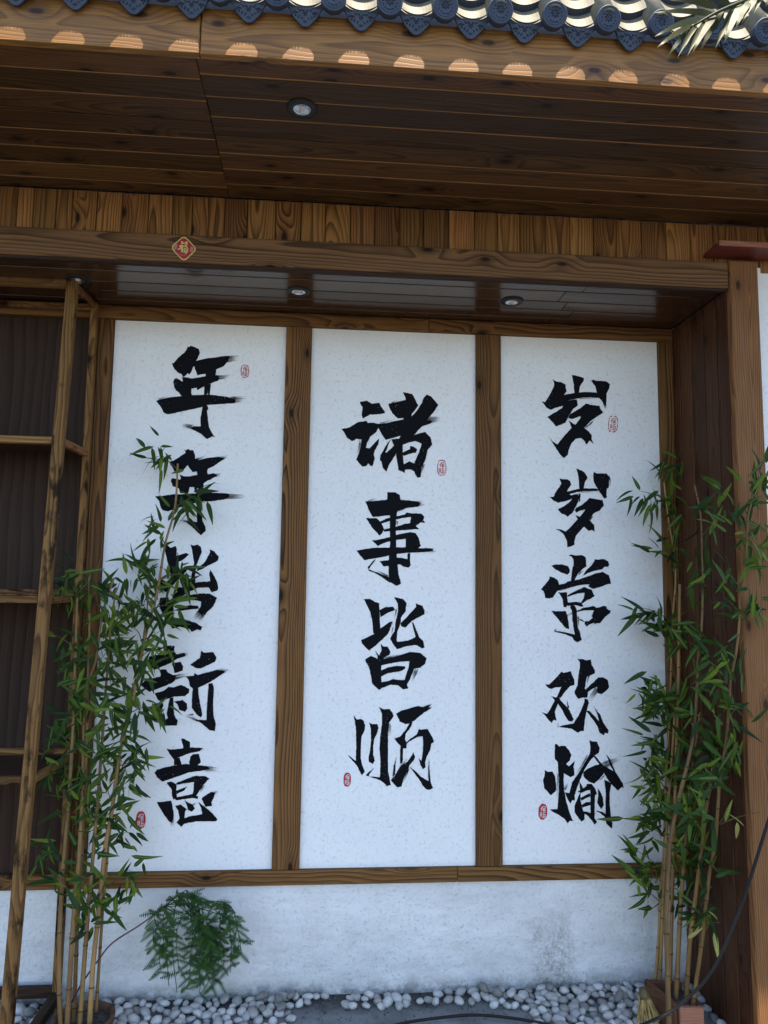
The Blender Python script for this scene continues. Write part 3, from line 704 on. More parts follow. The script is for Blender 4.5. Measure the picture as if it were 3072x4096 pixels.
  '1110,1145 1200,1210 1300,1310 1400,1370 1460,1390 1500,1500 1440,1530 1390,1520 1330,1460 1280,1370 1190,1250',
  '1435,1020 1440,1180 1460,1390 1425,1390 1420,1200'],
  [(1340, 190, 1490, 120, 80, 9), (1080, 1180, 1000, 1400, 60, 6), (775, 430, 775, 650, 50, 5), (960, 1140, 1100, 980, 30, 4), (1460, 770, 1430, 950, 20, 3), (960, 230, 1260, 145, 16, 4)]),
 (2, 'black brush character sui, first of the right panel', (2120, 1480), [
  '370,150 420,185 520,205 590,240 590,300 610,350 560,420 650,480 560,590 450,620 340,665 270,620 195,525 250,530 320,420 395,280 400,230',
  '695,85 770,95 890,130 895,170 830,270 805,400 740,400 725,260',
  '540,420 730,380 930,365 1120,378 1180,400 1180,470 1000,455 860,460 600,505 540,510',
  '1015,185 1045,155 1100,178 1260,190 1325,235 1310,310 1270,390 1265,510 1262,600 1225,590 1200,530 1150,465 1110,390 1080,270',
  '560,590 620,510 775,490 795,590 720,640 655,740 615,820 580,880 430,940 380,870 285,780 420,700 520,640',
  '655,740 850,620 930,555 1000,580 1150,595 1170,650 1215,710 1100,780 1000,850 910,950 830,1050 750,1150 680,1230 640,1330 625,1410 555,1465 490,1390 410,1270 370,1200 315,1110 370,1180 450,1240 560,1100 690,960 640,840 750,910 835,800 840,765 700,815 630,800',
  '690,960 900,960 960,1010 1020,1080 1020,1150 1055,1230 990,1170 935,1240 900,1180 850,1130 760,1140 680,1050', '910,960 1060,830 1010,900 930,960'],
  [(1245, 570, 1250, 660, 45, 5), (790, 475, 1150, 465, 14, 3), (590, 500, 780, 490, 16, 2)]),
 (2, 'black brush character sui, second of the right panel', (2120, 1840), [
  '485,295 530,320 620,320 665,350 685,410 630,480 610,530 690,600 680,650 560,690 470,710 400,680 320,615 390,610 430,520 490,440 520,390',
  '765,140 850,170 910,215 955,290 910,370 885,490 815,490 810,330 790,210',
  '600,530 800,480 950,470 1120,475 1150,510 1000,520 830,520 640,570',
  '1055,195 1110,225 1270,225 1310,270 1310,450 1270,480 1270,620 1230,640 1200,590 1150,530 1110,460 1060,370 1045,290',
  '1305,240 1335,330 1330,420 1310,300',
  '660,590 790,560 815,620 800,690 750,790 700,880 620,945 580,910 520,890 460,815 560,770 640,710 690,660', '800,560 840,560 830,690 810,690',
  '740,830 760,795 850,750 940,680 985,630 1080,650 1200,665 1225,760 1150,840 1060,880 1000,960 920,1080 850,1150 760,1260 735,1340 735,1410 660,1440 615,1450 615,1360 570,1250 500,1180 415,1145 510,1150 590,1190 700,1080 790,980 870,890 920,820 830,840 770,875',
  '750,915 820,940 960,970 1060,1080 1070,1190 1020,1160 970,1180 890,1100 800,1000', '970,985 1050,930 1000,1000'],
  [(820, 535, 1150, 525, 14, 3), (1200, 560, 1235, 640, 40, 4)]),
 (2, 'black brush character chang', (2120, 2200), [
  '355,260 420,240 530,240 630,270 660,330 655,375 615,410 520,375 420,320',
  '640,95 680,75 740,90 860,85 925,120 935,270 880,310 800,380 740,500 680,510 690,370 720,230 720,160 690,110',
  '1070,150 1130,160 1230,150 1290,185 1315,240 1300,280 1240,280 1180,325 1050,350 960,380 875,430 920,350 1020,250 1060,190',
  '325,440 400,460 460,500 480,570 480,650 430,710 380,790 320,805 250,795 230,690 180,655 230,590 310,500',
  '470,580 600,545 620,525 800,490 950,440 1080,390 1200,365 1310,420 1340,560 1280,570 1180,610 1040,645 960,600 990,570 880,575 700,610 460,670',
  '465,700 540,705 610,700 615,800 630,900 600,950 555,945 540,820 510,760',
  '625,745 750,680 900,610 960,640 1020,660 1070,765 1000,810 930,840 880,880 840,880 890,800 905,705 800,720 620,775',
  '620,870 780,860 850,875 885,935 840,940 750,915 620,930',
  '355,1010 430,1015 590,1015 615,1080 690,1040 690,1060 620,1090 640,1220 645,1310 600,1300 550,1250 470,1150 400,1070',
  '780,1010 870,960 1050,930 1110,960 1220,925 1265,935 1270,975 1340,1010 1320,1050 1240,1110 1160,1215 1050,1210 970,1240 935,1270 900,1220 910,1180 970,1180 1040,1120 1020,1100 1060,1000 900,1000 780,1030',
  '670,920 740,920 775,1000 780,1150 790,1270 820,1350 855,1490 780,1530 730,1500 690,1440 600,1405 500,1375 530,1355 740,1400 720,1280 700,1150 690,1000 660,960',
  '500,1375 440,1365 395,1345 440,1290 420,1340 520,1355', '790,1140 850,1150 910,1190 880,1190'],
  [(480, 675, 720, 605, 18, 3), (800, 400, 890, 310, 40, 4), (795, 1100, 805, 1310, 28, 4), (1060, 1220, 1170, 1190, 30, 3)]),
 (2, 'black brush character huan', (2120, 2600), [
  '255,570 320,570 420,470 520,360 560,380 680,350 700,420 735,500 735,580 660,600 580,690 510,790 470,790 440,790 480,700 520,610 420,620 350,650 290,620',
  '440,780 500,800 460,900 440,950 410,1030 440,1170 390,1160 355,1215 300,1150 240,1075 180,1020 280,1060 330,990 380,890',
  '345,760 410,780 490,820 580,910 640,970 690,1070 720,1150 690,1185 640,1180 590,1110 530,990 460,890', '610,830 655,970 620,960',
  '785,145 870,150 940,170 1010,155 1025,250 1075,330 1070,390 1010,420 940,440 920,560 910,640 960,680 950,790 870,790 800,810 750,740 735,690 780,600 800,440 825,290 825,200',
  '930,640 1060,530 1130,450 1220,455 1290,500 1310,620 1260,680 1180,735 1120,710 1110,610 1040,640 950,700',
  '905,800 960,820 975,880 940,1000 910,1150 890,1340 830,1345 795,1375 700,1310 600,1290 465,1275 540,1250 720,1215 800,1090 860,960 900,860',
  '1055,925 1110,1010 1165,1080 1210,1200 1300,1330 1290,1385 1240,1370 1225,1415 1150,1370 1120,1270 1060,1180 970,1060 930,1010 980,1005 1080,1110 1140,1180 1120,1080'],
  [(1120, 640, 980, 830, 90, 9), (970, 430, 930, 610, 25, 3), (570, 640, 490, 810, 30, 4), (455, 1280, 465, 1150, 14, 2)]),
 (2, 'black brush character yu, lowest of the right panel', (2120, 2940), [
  '245,580 290,610 370,605 415,680 440,900 420,940 380,970 345,1000 280,930 235,880 215,745 240,680',
  '410,160 435,145 480,185 580,175 650,260 685,330 660,420 600,480 640,520 700,470 750,415 720,520 740,670 670,700 560,630 555,750 570,930 600,1100 660,1300 715,1430 660,1420 625,1470 570,1390 470,1320 400,1290 330,1235 450,1230 460,1150 475,950 480,700 465,560 460,450 410,390',
  '985,80 1030,105 1110,110 1155,220 1140,295 1070,340 980,450 900,580 830,740 780,870 740,1000 740,1090 700,1080 670,1140 620,1060 580,950 650,960 700,780 800,640 900,470 990,310 1000,200',
  '880,620 950,560 1080,500 1150,485 1220,540 1220,640 1140,740 1060,805 970,770 890,690',
  '1050,350 1080,345 1200,490 1300,550 1420,620 1540,810 1555,880 1520,860 1455,925 1380,850 1290,740 1230,640 1150,490',
  '1255,305 1320,390 1420,620 1380,600 1320,480',
  '815,770 850,820 880,890 840,960 835,1080 860,1200 905,1310 900,1400 850,1435 800,1370 740,1280 735,1180 790,1040 830,950 780,945 830,910',
  '850,900 930,850 940,810 1020,810 1080,890 1110,980 1075,990 1070,1200 1070,1380 1110,1440 1070,1485 1030,1430 960,1340 880,1290 900,1260 1000,1290 1000,1100 1000,910 930,920 850,960',
  '835,1040 990,960 1000,1010 850,1090', '850,1160 930,1110 1000,1110 1000,1160 870,1200',
  '1120,880 1160,930 1200,1020 1220,1160 1175,1230 1110,1120 1130,1000',
  '1225,735 1310,780 1350,790 1320,950 1320,1150 1340,1370 1365,1460 1355,1555 1310,1510 1260,1460 1240,1360 1170,1300 1090,1250 1190,1270 1250,1310 1250,1100 1255,960 1240,830'],
  [(1210, 500, 1500, 380, 110, 13), (940, 350, 720, 740, 25, 4), (465, 600, 440, 1210, 25, 4), (1230, 660, 1110, 790, 22, 4), (570, 900, 620, 790, 40, 4)]),
]
K = 400/1659.0
def rough(poly, rnd, step=7.0, amp=2.4):
    out = []; n = len(poly)
    for i in range(n):
        a, b = Vector(poly[i]), Vector(poly[(i+1) % n]); d = b-a; L = d.length
        if L < 1e-6: continue
        m = max(1, int(L/step)); q = Vector((-d.y, d.x))/L
        for k in range(m):
            t = k/m; p = a+d*t
            j = noise.noise(Vector((p.x*.022, p.y*.022, 1.7)))*5.0+rnd.uniform(-1, 1)*amp
            out.append((p+q*j*(0.35 if k == 0 else 1.0)))
    return out
def flat(polys, org, y, mat, name, dy=.00012, k=K):
    V, F = [], []
    for i, poly in enumerate(polys):
        pts = [at_y(org[0]+p[0]*k, org[1]+p[1]*k, 0.0) for p in poly]
        o = len(V); yy = y-dy*i
        for p in pts: V.append((p.x, yy, p.z))
        tri = tessellate_polygon([[Vector((p.x, p.z, 0)) for p in pts]])
        F += [tuple(o+j for j in t) for t in tri]
    return mesh_from(V, F, mat, False, name)
def needle(x0, y0, x1, y1, w, rnd):
    d = Vector((x1-x0, y1-y0)); L = d.length; d /= L; q = Vector((-d.y, d.x)); a = Vector((x0, y0)); pts = []
    n = max(3, int(L/14)); bend = rnd.uniform(-1, 1)*L*.03
    up, dn = [], []
    for k in range(n+1):
        t = k/n; ww = w*(1-t**1.5)*(.6+.6*rnd.random())+.6; c = a+d*L*t+q*bend*t*t
        up.append(c+q*ww*.5); dn.append(c-q*ww*.5)
    return [tuple(p) for p in up+dn[::-1]]
panels = []
PL = ['white stucco panel of five brush characters starting with two nian', 'white stucco panel with the four brush characters zhu shi jie shun', 'white stucco panel of five brush characters starting with two sui']
for i in range(3):
    x = i*(PW+BW); root = thing('calligraphy_panel', PL[i], 'wall panel', (x+PW/2, 0, ZB), 'stucco panels lettered with black brush calligraphy')
    lo, hi = Vector((x-.004, 0, ZB+.0005)), Vector((x+PW, .03, ZT-.0005))
    bm = bmesh.new(); bmesh.ops.create_cube(bm, size=1); bmesh.ops.scale(bm, vec=hi-lo, verts=bm.verts); bmesh.ops.translate(bm, vec=(lo+hi)/2, verts=bm.verts)
    link('slab', bm_mesh(bm, M_STUCCO), root); panels.append(root)
for gi, (pi, lab, org, strokes, tails) in enumerate(GLYPHS):
    rnd = random.Random(100+gi); polys = [rough(P2(s), rnd) for s in strokes]
    for (x0, y0, x1, y1, w, n) in tails:
        d = Vector((x1-x0, y1-y0)); L = d.length; d /= L; q = Vector((-d.y, d.x))
        for k in range(n):
            off = w*((k+.5)/n-.5)+rnd.uniform(-2, 2); conv = .8
            s0 = rnd.uniform(-.12, .12)*L; e0 = L*rnd.uniform(.55, 1.05)
            a = Vector((x0, y0))+q*off+d*s0; b = Vector((x0, y0))+q*off*conv+d*e0
            polys.append(needle(a.x, a.y, b.x, b.y, max(3.0, w/n*rnd.uniform(.45, .95)), rnd))
    o = link('painted_character', flat(polys, org, -.0009, M_INK, 'character'), panels[pi]); o['label'] = lab

# seals: outlined ones at the top, solid ones at the bottom of each column
def superell(cx, cy, a, b, n=40, e=2.6, rnd=None, rot=0.0):
    out = []
    for k in range(n):
        t = 2*math.pi*k/n; c, s = math.cos(t), math.sin(t)
        x = a*math.copysign(abs(c)**(2/e), c); y = b*math.copysign(abs(s)**(2/e), s)
        j = 1+(rnd.uniform(-.045, .045) if rnd else 0); x *= j; y *= j
        out.append((cx+x*math.cos(rot)-y*math.sin(rot), cy+x*math.sin(rot)+y*math.cos(rot)))
    return out
def strokeq(x0, y0, x1, y1, w):
    d = Vector((x1-x0, y1-y0)); L = max(d.length, 1e-6); q = Vector((-d.y, d.x))/L*w*.5
    return [(x0+q.x, y0+q.y), (x1+q.x, y1+q.y), (x1-q.x, y1-q.y), (x0-q.x, y0-q.y)]
SEGS = [(-.15, -.75, -.5, -.4), (-.3, -.5, -.3, -.1), (-.05, -.8, .55, -.8), (-.05, -.8, -.05, -.5), (.55, -.8, .55, -.5), (-.05, -.5, .55, -.5), (-.1, -.33, .65, -.33), (.25, -.5, .25, -.05), (.2, -.3, -.05, -.08), (.3, -.3, .6, -.08),
        (-.6, .1, -.6, .75), (-.6, .1, -.25, .1), (-.25, .1, -.25, .6), (-.6, .33, -.25, .33), (-.6, .55, -.25, .55), (.05, .08, .6, .08), (.3, .0, .1, .3), (.0, .38, .7, .38), (.2, .38, .15, .7), (.5, .38, .55, .7), (.0, .72, .7, .72), (-.35, .72, .5, .93)]
for (pi, cx, cy, a, b, solid, rot, lab) in [
        (0, 980, 1485, 16.5, 26, False, .0, 'outlined oval red seal'), (0, 563, 3280, 19.5, 35, True, .10, 'solid oval red seal'),
        (1, 1767, 1871, 17.5, 31, False, .0, 'outlined oval red seal'), (1, 1389, 3118, 15, 28.5, True, .05, 'solid oval red seal'),
        (2, 2452, 1696, 19.5, 33, False, .05, 'outlined oval red seal'), (2, 2171, 3247, 18, 31.5, True, .05, 'solid oval red seal')]:
    rnd = random.Random(cx)
    if solid:
        o = link('seal', flat([superell(cx, cy, a, b, 44, 2.4, rnd, rot)], (0, 0), -.0010, M_SEAL, 'seal', k=1), panels[pi])
        link('seal_script', flat([strokeq(cx+s[0]*a*.95, cy+s[1]*b*.86, cx+s[2]*a*.95, cy+s[3]*b*.86, 2.6) for s in SEGS], (0, 0), -.0016, M_SEALW, 'script', k=1, dy=.00001), o)
    else:
        out = superell(cx, cy, a, b, 40, 3.0, rnd, rot); inn = superell(cx, cy, a-2.6, b-2.6, 40, 3.0, rnd, rot)
        ring = [[out[k], out[(k+1) % 40], inn[(k+1) % 40], inn[k]] for k in range(40) if rnd.random() > .06]
        segs = [strokeq(cx+s[0]*a*.9, cy+s[1]*b*.85, cx+s[2]*a*.9, cy+s[3]*b*.85, 2.0) for s in SEGS]
        o = link('seal', flat(ring+segs, (0, 0), -.0010, M_SEAL, 'seal', k=1, dy=.00001), panels[pi])
    o['label'] = lab

# ------------------------------------------------------------------ downlights
def lathe(prof, n=40):
    V, F = [], []
    for r, z in prof:
        for k in range(n):
            a = 2*math.pi*k/n; V.append(Vector((r*math.cos(a), r*math.sin(a), z)))
    for i in range(len(prof)-1):
        for k in range(n):
            k2 = (k+1) % n; F.append((i*n+k, (i+1)*n+k, (i+1)*n+k2, i*n+k2))
    return V, F
ring_me = mesh_from(*lathe([(.0412, 0.0), (.0412, -.0035), (.040, -.0045), (.0265, -.0065), (.0245, -.0058), (.0240, -.0005)]), M_BLACK, True, 'trim_ring')
V, F = [], []; n = 48
for i, (r, z) in enumerate([(.0240, -.0048), (.018, -.0030), (.009, -.0015), (.0001, -.0010)]):
    for k in range(n):
        a = 2*math.pi*k/n; V.append(Vector((r*math.cos(a), r*math.sin(a), z+(.0006 if k % 2 else -.0002)*(1 if i < 2 else 0))))
for i in range(3):
    for k in range(n):
        k2 = (k+1) % n; F.append((i*n+k, (i+1)*n+k, (i+1)*n+k2, i*n+k2))
refl_me = mesh_from(V, F, M_CHROME, False, 'reflector')
bulb_me = mesh_from(*lathe([(.009, -.0012), (.0085, -.0035), (.006, -.0048), (.0001, -.0052)], 20), M_LENS, True, 'lens')
for (x, y, z, lab) in [(-.069, -.246, ZC, 'black rimmed downlight in the niche ceiling above the open shelf'),
                       (.703, -.232, ZC, 'black rimmed downlight in the niche ceiling between the nian and zhu panels'),
                       (1.491, -.227, ZC, 'black rimmed downlight in the niche ceiling between the zhu and sui panels'),
                       (.729, -.916, ZS, 'black rimmed downlight set in the plank soffit under the eave')]:
    M = Matrix.Translation((x, y, z-.0002)); r = link('downlight', None, None, M); r.empty_display_size = .03
    tag(r, lab, 'downlight', 'round downlights in the plank ceilings')
    link('trim_ring', ring_me, r, M); link('reflector', refl_me, r, M); link('lens', bulb_me, r, M)

# ------------------------------------------------------------------ festive sticker on the beam
def flat_at(polys, org, k, plane, mat, dy=.00002, thick=0.0):
    V, F = [], []
    for i, poly in enumerate(polys):
        pts = [at_y(org[0]+p[0]*k, org[1]+p[1]*k, plane) for p in poly]; o = len(V); n = len(pts)
        for p in pts: V.append((p.x, plane-dy*i, p.z))
        F += [tuple(o+j for j in t) for t in tessellate_polygon([[Vector((p.x, p.z, 0)) for p in pts]])]
        if thick:
            for p in pts: V.append((p.x, plane+thick, p.z))
            for j in range(n): F.append((o+j, o+(j+1) % n, o+n+(j+1) % n, o+n+j))
    return mesh_from(V, F, mat)
def rounded(poly, t=.25, n=6):
    out = []; m = len(poly)
    for i in range(m):
        a, b, c = Vector(poly[i-1]), Vector(poly[i]), Vector(poly[(i+1) % m]); p, q = b+(a-b)*t, b+(c-b)*t
        for k in range(n+1):
            s = k/n; out.append(tuple((p*(1-s)+b*s)*(1-s)+(b*(1-s)+q*s)*s))
    return out
SO, SK = (640, 900), .1205
st = thing('fortune_sticker', 'red diamond festive sticker with gold rim on the header beam', 'sticker', (.332, YF, 2.579))
dia = [(800, 340), (1240, 800), (790, 1225), (335, 740)]; cx, cy = 792, 785
link('backing', flat_at([rounded(dia)], SO, SK, YF-.0022, M_GOLD, thick=.0018), st)
link('face', flat_at([rounded([(cx+(x-cx)*.90, cy+(y-cy)*.90) for x, y in dia])], SO, SK, YF-.0027, M_STRED), st)
arc = [(790+150*math.cos(a), 830+150*math.sin(a)) for a in [math.radians(-170+i*14) for i in range(18)]]
arc2 = [(790+118*math.cos(a), 830+118*math.sin(a)) for a in [math.radians(-170+i*14) for i in range(18)]]
emb = [[(700, 530), (775, 560), (785, 625), (730, 640), (705, 600)], [(800, 610), (850, 545), (915, 560), (918, 610), (830, 645)], [(820, 670), (922, 630), (890, 710)],
       [(630, 700), (690, 650), (770, 690), (760, 710), (650, 740)], [(580, 800), (640, 770), (690, 740), (680, 800), (610, 830)], [(700, 740), (760, 720), (765, 920), (700, 900)],
       [(780, 760), (880, 760), (880, 790), (780, 790)], [(785, 805), (820, 805), (820, 915), (785, 915)], [(850, 805), (885, 805), (885, 915), (850, 915)], [(820, 845), (850, 845), (850, 865), (820, 865)], [(785, 895), (890, 895), (890, 920), (785, 920)]]
emb += [[arc[i], arc[i+1], arc2[i+1], arc2[i]] for i in range(17)]
link('emblem', flat_at(emb, SO, SK, YF-.0033, M_GOLD), st)
orn = [[(555, 615), (580, 660), (565, 790), (500, 830), (455, 830), (450, 740), (475, 660)], [(1030, 680), (1060, 720), (1105, 740), (1110, 900), (1060, 920), (990, 880), (1000, 780)],
       [(620, 930), (680, 960), (650, 985)], [(700, 985), (745, 985), (740, 1030), (700, 1020)], [(780, 985), (830, 985), (820, 1020), (775, 1015)], [(850, 960), (890, 955), (870, 985)]]
link('ornament', flat_at(orn, SO, SK, YF-.0031, plain('bronze_print', (.36, .17, .12), .5, .4)), st)

# ------------------------------------------------------------------ open shelf
M_CHAR = wood('charred_shelf_edge', (.17, .085, .030), (.02, .009, .005), .7, 170, .9, .4, char=.95, spec=.1)
sh = thing('open_shelf', 'tall open shelf of scorched timber standing before the dark panel', 'shelf', (-.3, -.2, .03))
def yfr(z): return -.226-.078*(2.527-z)
XP = -.092
bar('front_post', (XP, yfr(-.02), -.02), (XP, yfr(2.545), 2.545), .036, .030, M_SHELF, sh, (0, -1, 0), .003)
board('rear_post', (-.0845, -.052, .0), (-.0595, -.024, 2.531), M_SHELF, sh, 'z', 'x', .002)
for z in (2.527,):
    board('top_rail', (-1.3, yfr(z)-.012, z-.014), (XP-.0185, yfr(z)+.012, z+.012), M_SHELF, sh, 'x', 'z')
    board('rear_rail', (-1.3, -.051, z-.024), (-.085, -.029, z-.001), M_SHELF, sh, 'x', 'z')
    bar('side_rail', (-.082, yfr(z)+.016, z-.006), (-.072, -.0525, z-.006), .018, .022, M_SHELF, sh)
for z, nm in ((1.955, 0), (1.42, 1), (.86, 2)):
    yq = yfr(z)
    board('front_lip', (-1.3, yq-.013, z-.013), (XP-.0185, yq+.013, z+.011), M_SHELF if nm == 0 else M_CHAR, sh, 'x', 'z')
    bar('side_rail', (-.083, yq+.016, z-.002), (-.071, -.0525, z-.002), .020, .024, M_SHELF, sh)
    board('shelf_board', (-1.3, yq+.0135, z-.004), (-.0945, -.055, z+.009), M_DARKBAR, sh, 'x', 'y')
    board('rear_rail', (-1.3, -.051, z+.002), (-.085, -.030, z+.03), M_SHELF if nm else M_DARKBAR, sh, 'x', 'z')
board('rear_rail', (-1.3, -.050, .055), (-.085, -.026, .09), M_DARKBAR, sh, 'x', 'z')
bar('side_rail', (-.083, yfr(.05)+.02, .045), (-.071, -.053, .06), .030, .035, M_DARKBAR, sh)

# ------------------------------------------------------------------ bamboo
def leaf_mesh(L, w, bend, fold, mat, seg=6):
    V, F = [], []
    for i in range(seg+1):
        t = i/seg; ww = w*.5*(math.sin(math.pi*min(1, t*1.25)**.7) if t < .8 else 1)*(1-t**3)*(1.0 if t > 0 else .2)
        ww = w*.5*max(0.0, (math.sin(math.pi*t**.62)))**.8 if 0 < t < 1 else w*.04
        x = L*t; z = -bend*L*t*t
        V += [Vector((x, -ww, z+fold*ww)), Vector((x, 0, z)), Vector((x, ww, z+fold*ww))]
    for i in range(seg):
        a = i*3; F += [(a, a+3, a+4, a+1), (a+1, a+4, a+5, a+2)]
    return mesh_from(V, F, mat, True, 'leaf')
rl = random.Random(21)
LEAVES = [leaf_mesh(l, w, b, f, M_LEAF) for l, w, b, f in ((.058, .0135, .10, .3), (.072, .0150, .25, .3), (.085, .0165, .15, .25), (.066, .0130, .45, .3), (.094, .0175, .35, .25), (.047, .0125, .05, .35), (.080, .0125, .70, .2), (.062, .0145, -.15, .3))]
YLEAVES = [leaf_mesh(l, w, b, f, M_YLEAF) for l, w, b, f in ((.092, .018, .10, .3), (.080, .016, .2, .3))]
def aim(p, d, up):
    ex = d.normalized(); ez = (up-ex*up.dot(ex))
    ez = ez.normalized() if ez.length > 1e-4 else ex.orthogonal().normalized()
    return frame(ex, ez.cross(ex), ez, p)
def ok(p):
    if p.y > -.014 and -.2 < p.x < 2.25: return False
    if p.x > XR-.008 and p.y > -.455: return False
    return p.z > .03
def bamboo(root, canes, clusters, yellow, seed, limit=300):
    rnd = random.Random(seed); samples = []
    for (px, y0, y1, r0, r1) in canes:
        n = len(px); top, bot = px[-1][1], px[0][1]; pts = []
        for (u, w) in px:
            t = (bot-w)/(bot-top); pts.append(at_y(u, w, y0+(y1-y0)*t))
        pts = spline(pts, 8)
        L = [0]
        for a, b in zip(pts, pts[1:]): L.append(L[-1]+(b-a).length)
        tot = L[-1]; P, R = [], []; step = rnd.uniform(.13, .19); nxt = rnd.uniform(.03, .12)
        dens = [tot*i/(len(pts)*2) for i in range(len(pts)*2+1)]; rings = []
        while nxt < tot-.03: rings.append(nxt); nxt += step*rnd.uniform(.85, 1.15)
        ss = sorted([(s, 1.0) for s in dens if all(abs(s-q) > .008 for q in rings)]+[(q+d, b) for q in rings for d, b in ((-.006, 1.0), (-.002, 1.22), (.0, 1.05), (.002, 1.25), (.006, 1.0))])
        for s, b in ss:
            s = min(max(s, 0), tot); i = max(0, min(len(L)-2, next((k for k in range(len(L)-1) if L[k+1] >= s), len(L)-2)))
            f = (s-L[i])/max(1e-6, L[i+1]-L[i]); p = pts[i].lerp(pts[i+1], f); P.append(p); R.append((r0+(r1-r0)*s/tot)*b*.87)
        me = mesh_from(*tube_data(P, R, 10), M_CANE, True, 'cane'); me.materials.append(M_NODE)
        for i in range(len(P)-1):
            if ss[i][1] > 1.01 and ss[i+1][1] > 1.01:
                for k in range(10): me.polygons[i*10+k].material_index = 1
        link('cane', me, root)
        for i, p in enumerate(pts):
            d = p-CAM; k = FPX/d.dot(_f); samples.append((W/2+d.dot(_r)*k, H/2-d.dot(_u)*k, p))
    made = 0; extra = []
    items = [(c, False) for c in clusters]+[(c, True) for c in yellow]
    for (cu, cw, cn), yel in items:
        best = min(samples, key=lambda s: (s[0]-cu)**2+(s[1]-(cw+55))**2*.6+(0 if s[1] > cw-10 else 9e4))
        a = best[2]; cyy = min(a.y+rnd.uniform(-.07, .045), -.03)
        c = at_y(cu, cw, cyy)
        if c.x > XR-.03 and c.y > -.47: c = at_y(cu, cw, -.5)
        mid = a.lerp(c, .5)+Vector((0, rnd.uniform(-.01, .01), rnd.uniform(0, .012)))
        pts = spline([a, mid, c], 3)
        br = link('branch', mesh_from(*tube_data(pts, [.0022-.0013*i/(len(pts)-1) for i in range(len(pts))], 5), M_TWIG, True, 'branch'), root)
        bd = (c-a); bd = bd.normalized() if bd.length > .01 else Vector((rnd.uniform(-1, 1), -.3, .4)).normalized()
        base_ang = math.atan2(bd.z, bd.x)
        for j in range(int(cn*2.9+.5) if not yel else cn):
            for tr in range(12):
                ang = base_ang+rnd.gauss(0, .85) if rnd.random() < .6 else rnd.uniform(-2.9, -.2)
                d = Vector((math.cos(ang), rnd.uniform(-.6, .45), math.sin(ang)-.30+rnd.uniform(-.2, .2))).normalized()
                p = c.lerp(a, max(0.0, min(.9, rnd.gauss(.15, .28))))+Vector((rnd.gauss(0, .020), rnd.gauss(-.006, .022), rnd.gauss(-.006, .025)))
                if p.y > -.03: p.y = -.03-rnd.random()*.02
                if ok(p+d*.09) and ok(p+d*.05): break
            else: continue
            up = Vector((rnd.uniform(-.7, .7), -.85+rnd.uniform(-.5, .6), .45+rnd.uniform(-.5, .5)))
            M = aim(p, d, up) @ Matrix.Scale(rnd.uniform(.7, 1.15), 4)
            extra.append((rnd.choice(YLEAVES if yel else LEAVES), M, br, yel))
    extra.sort(key=lambda e: (not e[3], rnd.random()))
    for me, M, br, yel in extra[:limit]: link('leaf', me, br, M); made += 1
    extra = [(me, M) for me, M, br, yel in extra[limit:]]
    if extra:
        V, F = join([([M @ v.co for v in me.vertices], [tuple(p.vertices) for p in me.polygons]) for me, M in extra])
        o = link('foliage', mesh_from(V, F, M_LEAFS, True), root); o['kind'] = 'stuff'
    return made

lb = thing('bamboo', 'leafy artificial bamboo clump in the brown tub beside the open shelf', 'bamboo', (.08, -.2, .03), 'potted bamboo clumps')
LC = [([(243, 4110), (237, 3950), (239, 3720), (248, 3560), (258, 3400), (272, 3240), (290, 2950), (303, 2560), (309, 2390)], -.26, -.16, .0085, .0045),
      ([(268, 4110), (290, 3735), (304, 3570), (318, 3400), (330, 3150), (341, 2795), (384, 2636), (411, 2450), (457, 2311)], -.26, -.14, .0100, .0035),
      ([(318, 4105), (341, 3796), (356, 3600), (376, 3380), (398, 3110), (411, 2928), (426, 2720), (451, 2451), (464, 2358)], -.25, -.13, .0090, .0035),
      ([(358, 4100), (372, 3862), (396, 3640), (420, 3398), (448, 3240), (480, 3010), (524, 2829), (564, 2630), (593, 2497), (630, 2365), (660, 2179), (700, 2030), (711, 1855)], -.25, -.075, .0095, .0038),
      ([(384, 4050), (404, 3743), (416, 3580), (442, 3300), (480, 3000), (528, 2770), (560, 2640), (585, 2464), (600, 2330)], -.19, -.09, .0062, .0028),
      ([(294, 4110), (310, 3700), (328, 3400), (345, 3000), (352, 2700), (358, 2500), (356, 2300)], -.22, -.15, .0080, .0040)]
LCL = [(640, 1815, 7), (775, 1985, 8), (622, 2120, 6), (290, 2300, 5), (545, 2265, 6), (600, 2290, 5), (705, 2290, 6), (755, 2300, 4), (480, 2330, 5), (385, 2340, 4), (275, 2360, 5), (545, 2385, 5),
       (430, 2440, 4), (505, 2430, 4), (565, 2450, 4), (690, 2425, 4), (475, 2495, 4), (535, 2510, 4), (640, 2525, 4), (225, 2540, 4), (335, 2565, 4), (385, 2605, 4), (475, 2600, 5), (605, 2600, 4), (305, 2645, 4), (445, 2650, 5), (545, 2640, 4),
       (255, 2740, 3), (360, 2705, 4), (485, 2720, 4), (560, 2685, 4), (335, 2800, 4), (435, 2805, 4), (520, 2800, 4), (625, 2830, 6), (300, 2855, 4), (405, 2880, 4), (485, 2900, 4), (235, 2930, 6), (335, 2960, 4), (540, 2950, 4), (435, 2985, 4), (565, 3040, 5), (250, 3050, 4),
       (485, 3055, 4), (230, 3140, 5), (335, 3150, 4), (430, 3155, 4), (505, 3150, 4), (395, 3230, 4), (470, 3255, 4), (335, 3250, 3), (425, 3300, 3), (505, 3330, 4), (185, 3380, 5), (300, 3400, 3), (365, 3430, 3), (235, 3480, 3), (525, 3480, 3), (335, 3580, 5), (385, 3620, 4), (435, 3600, 3), (540, 3500, 3), (350, 3660, 3)]
nl = bamboo(lb, LC, LCL, [], 5)
rb = thing('bamboo', 'leafy artificial bamboo clump in the wooden planter beside the broad front post', 'bamboo', (2.07, -.25, .03), 'potted bamboo clumps')
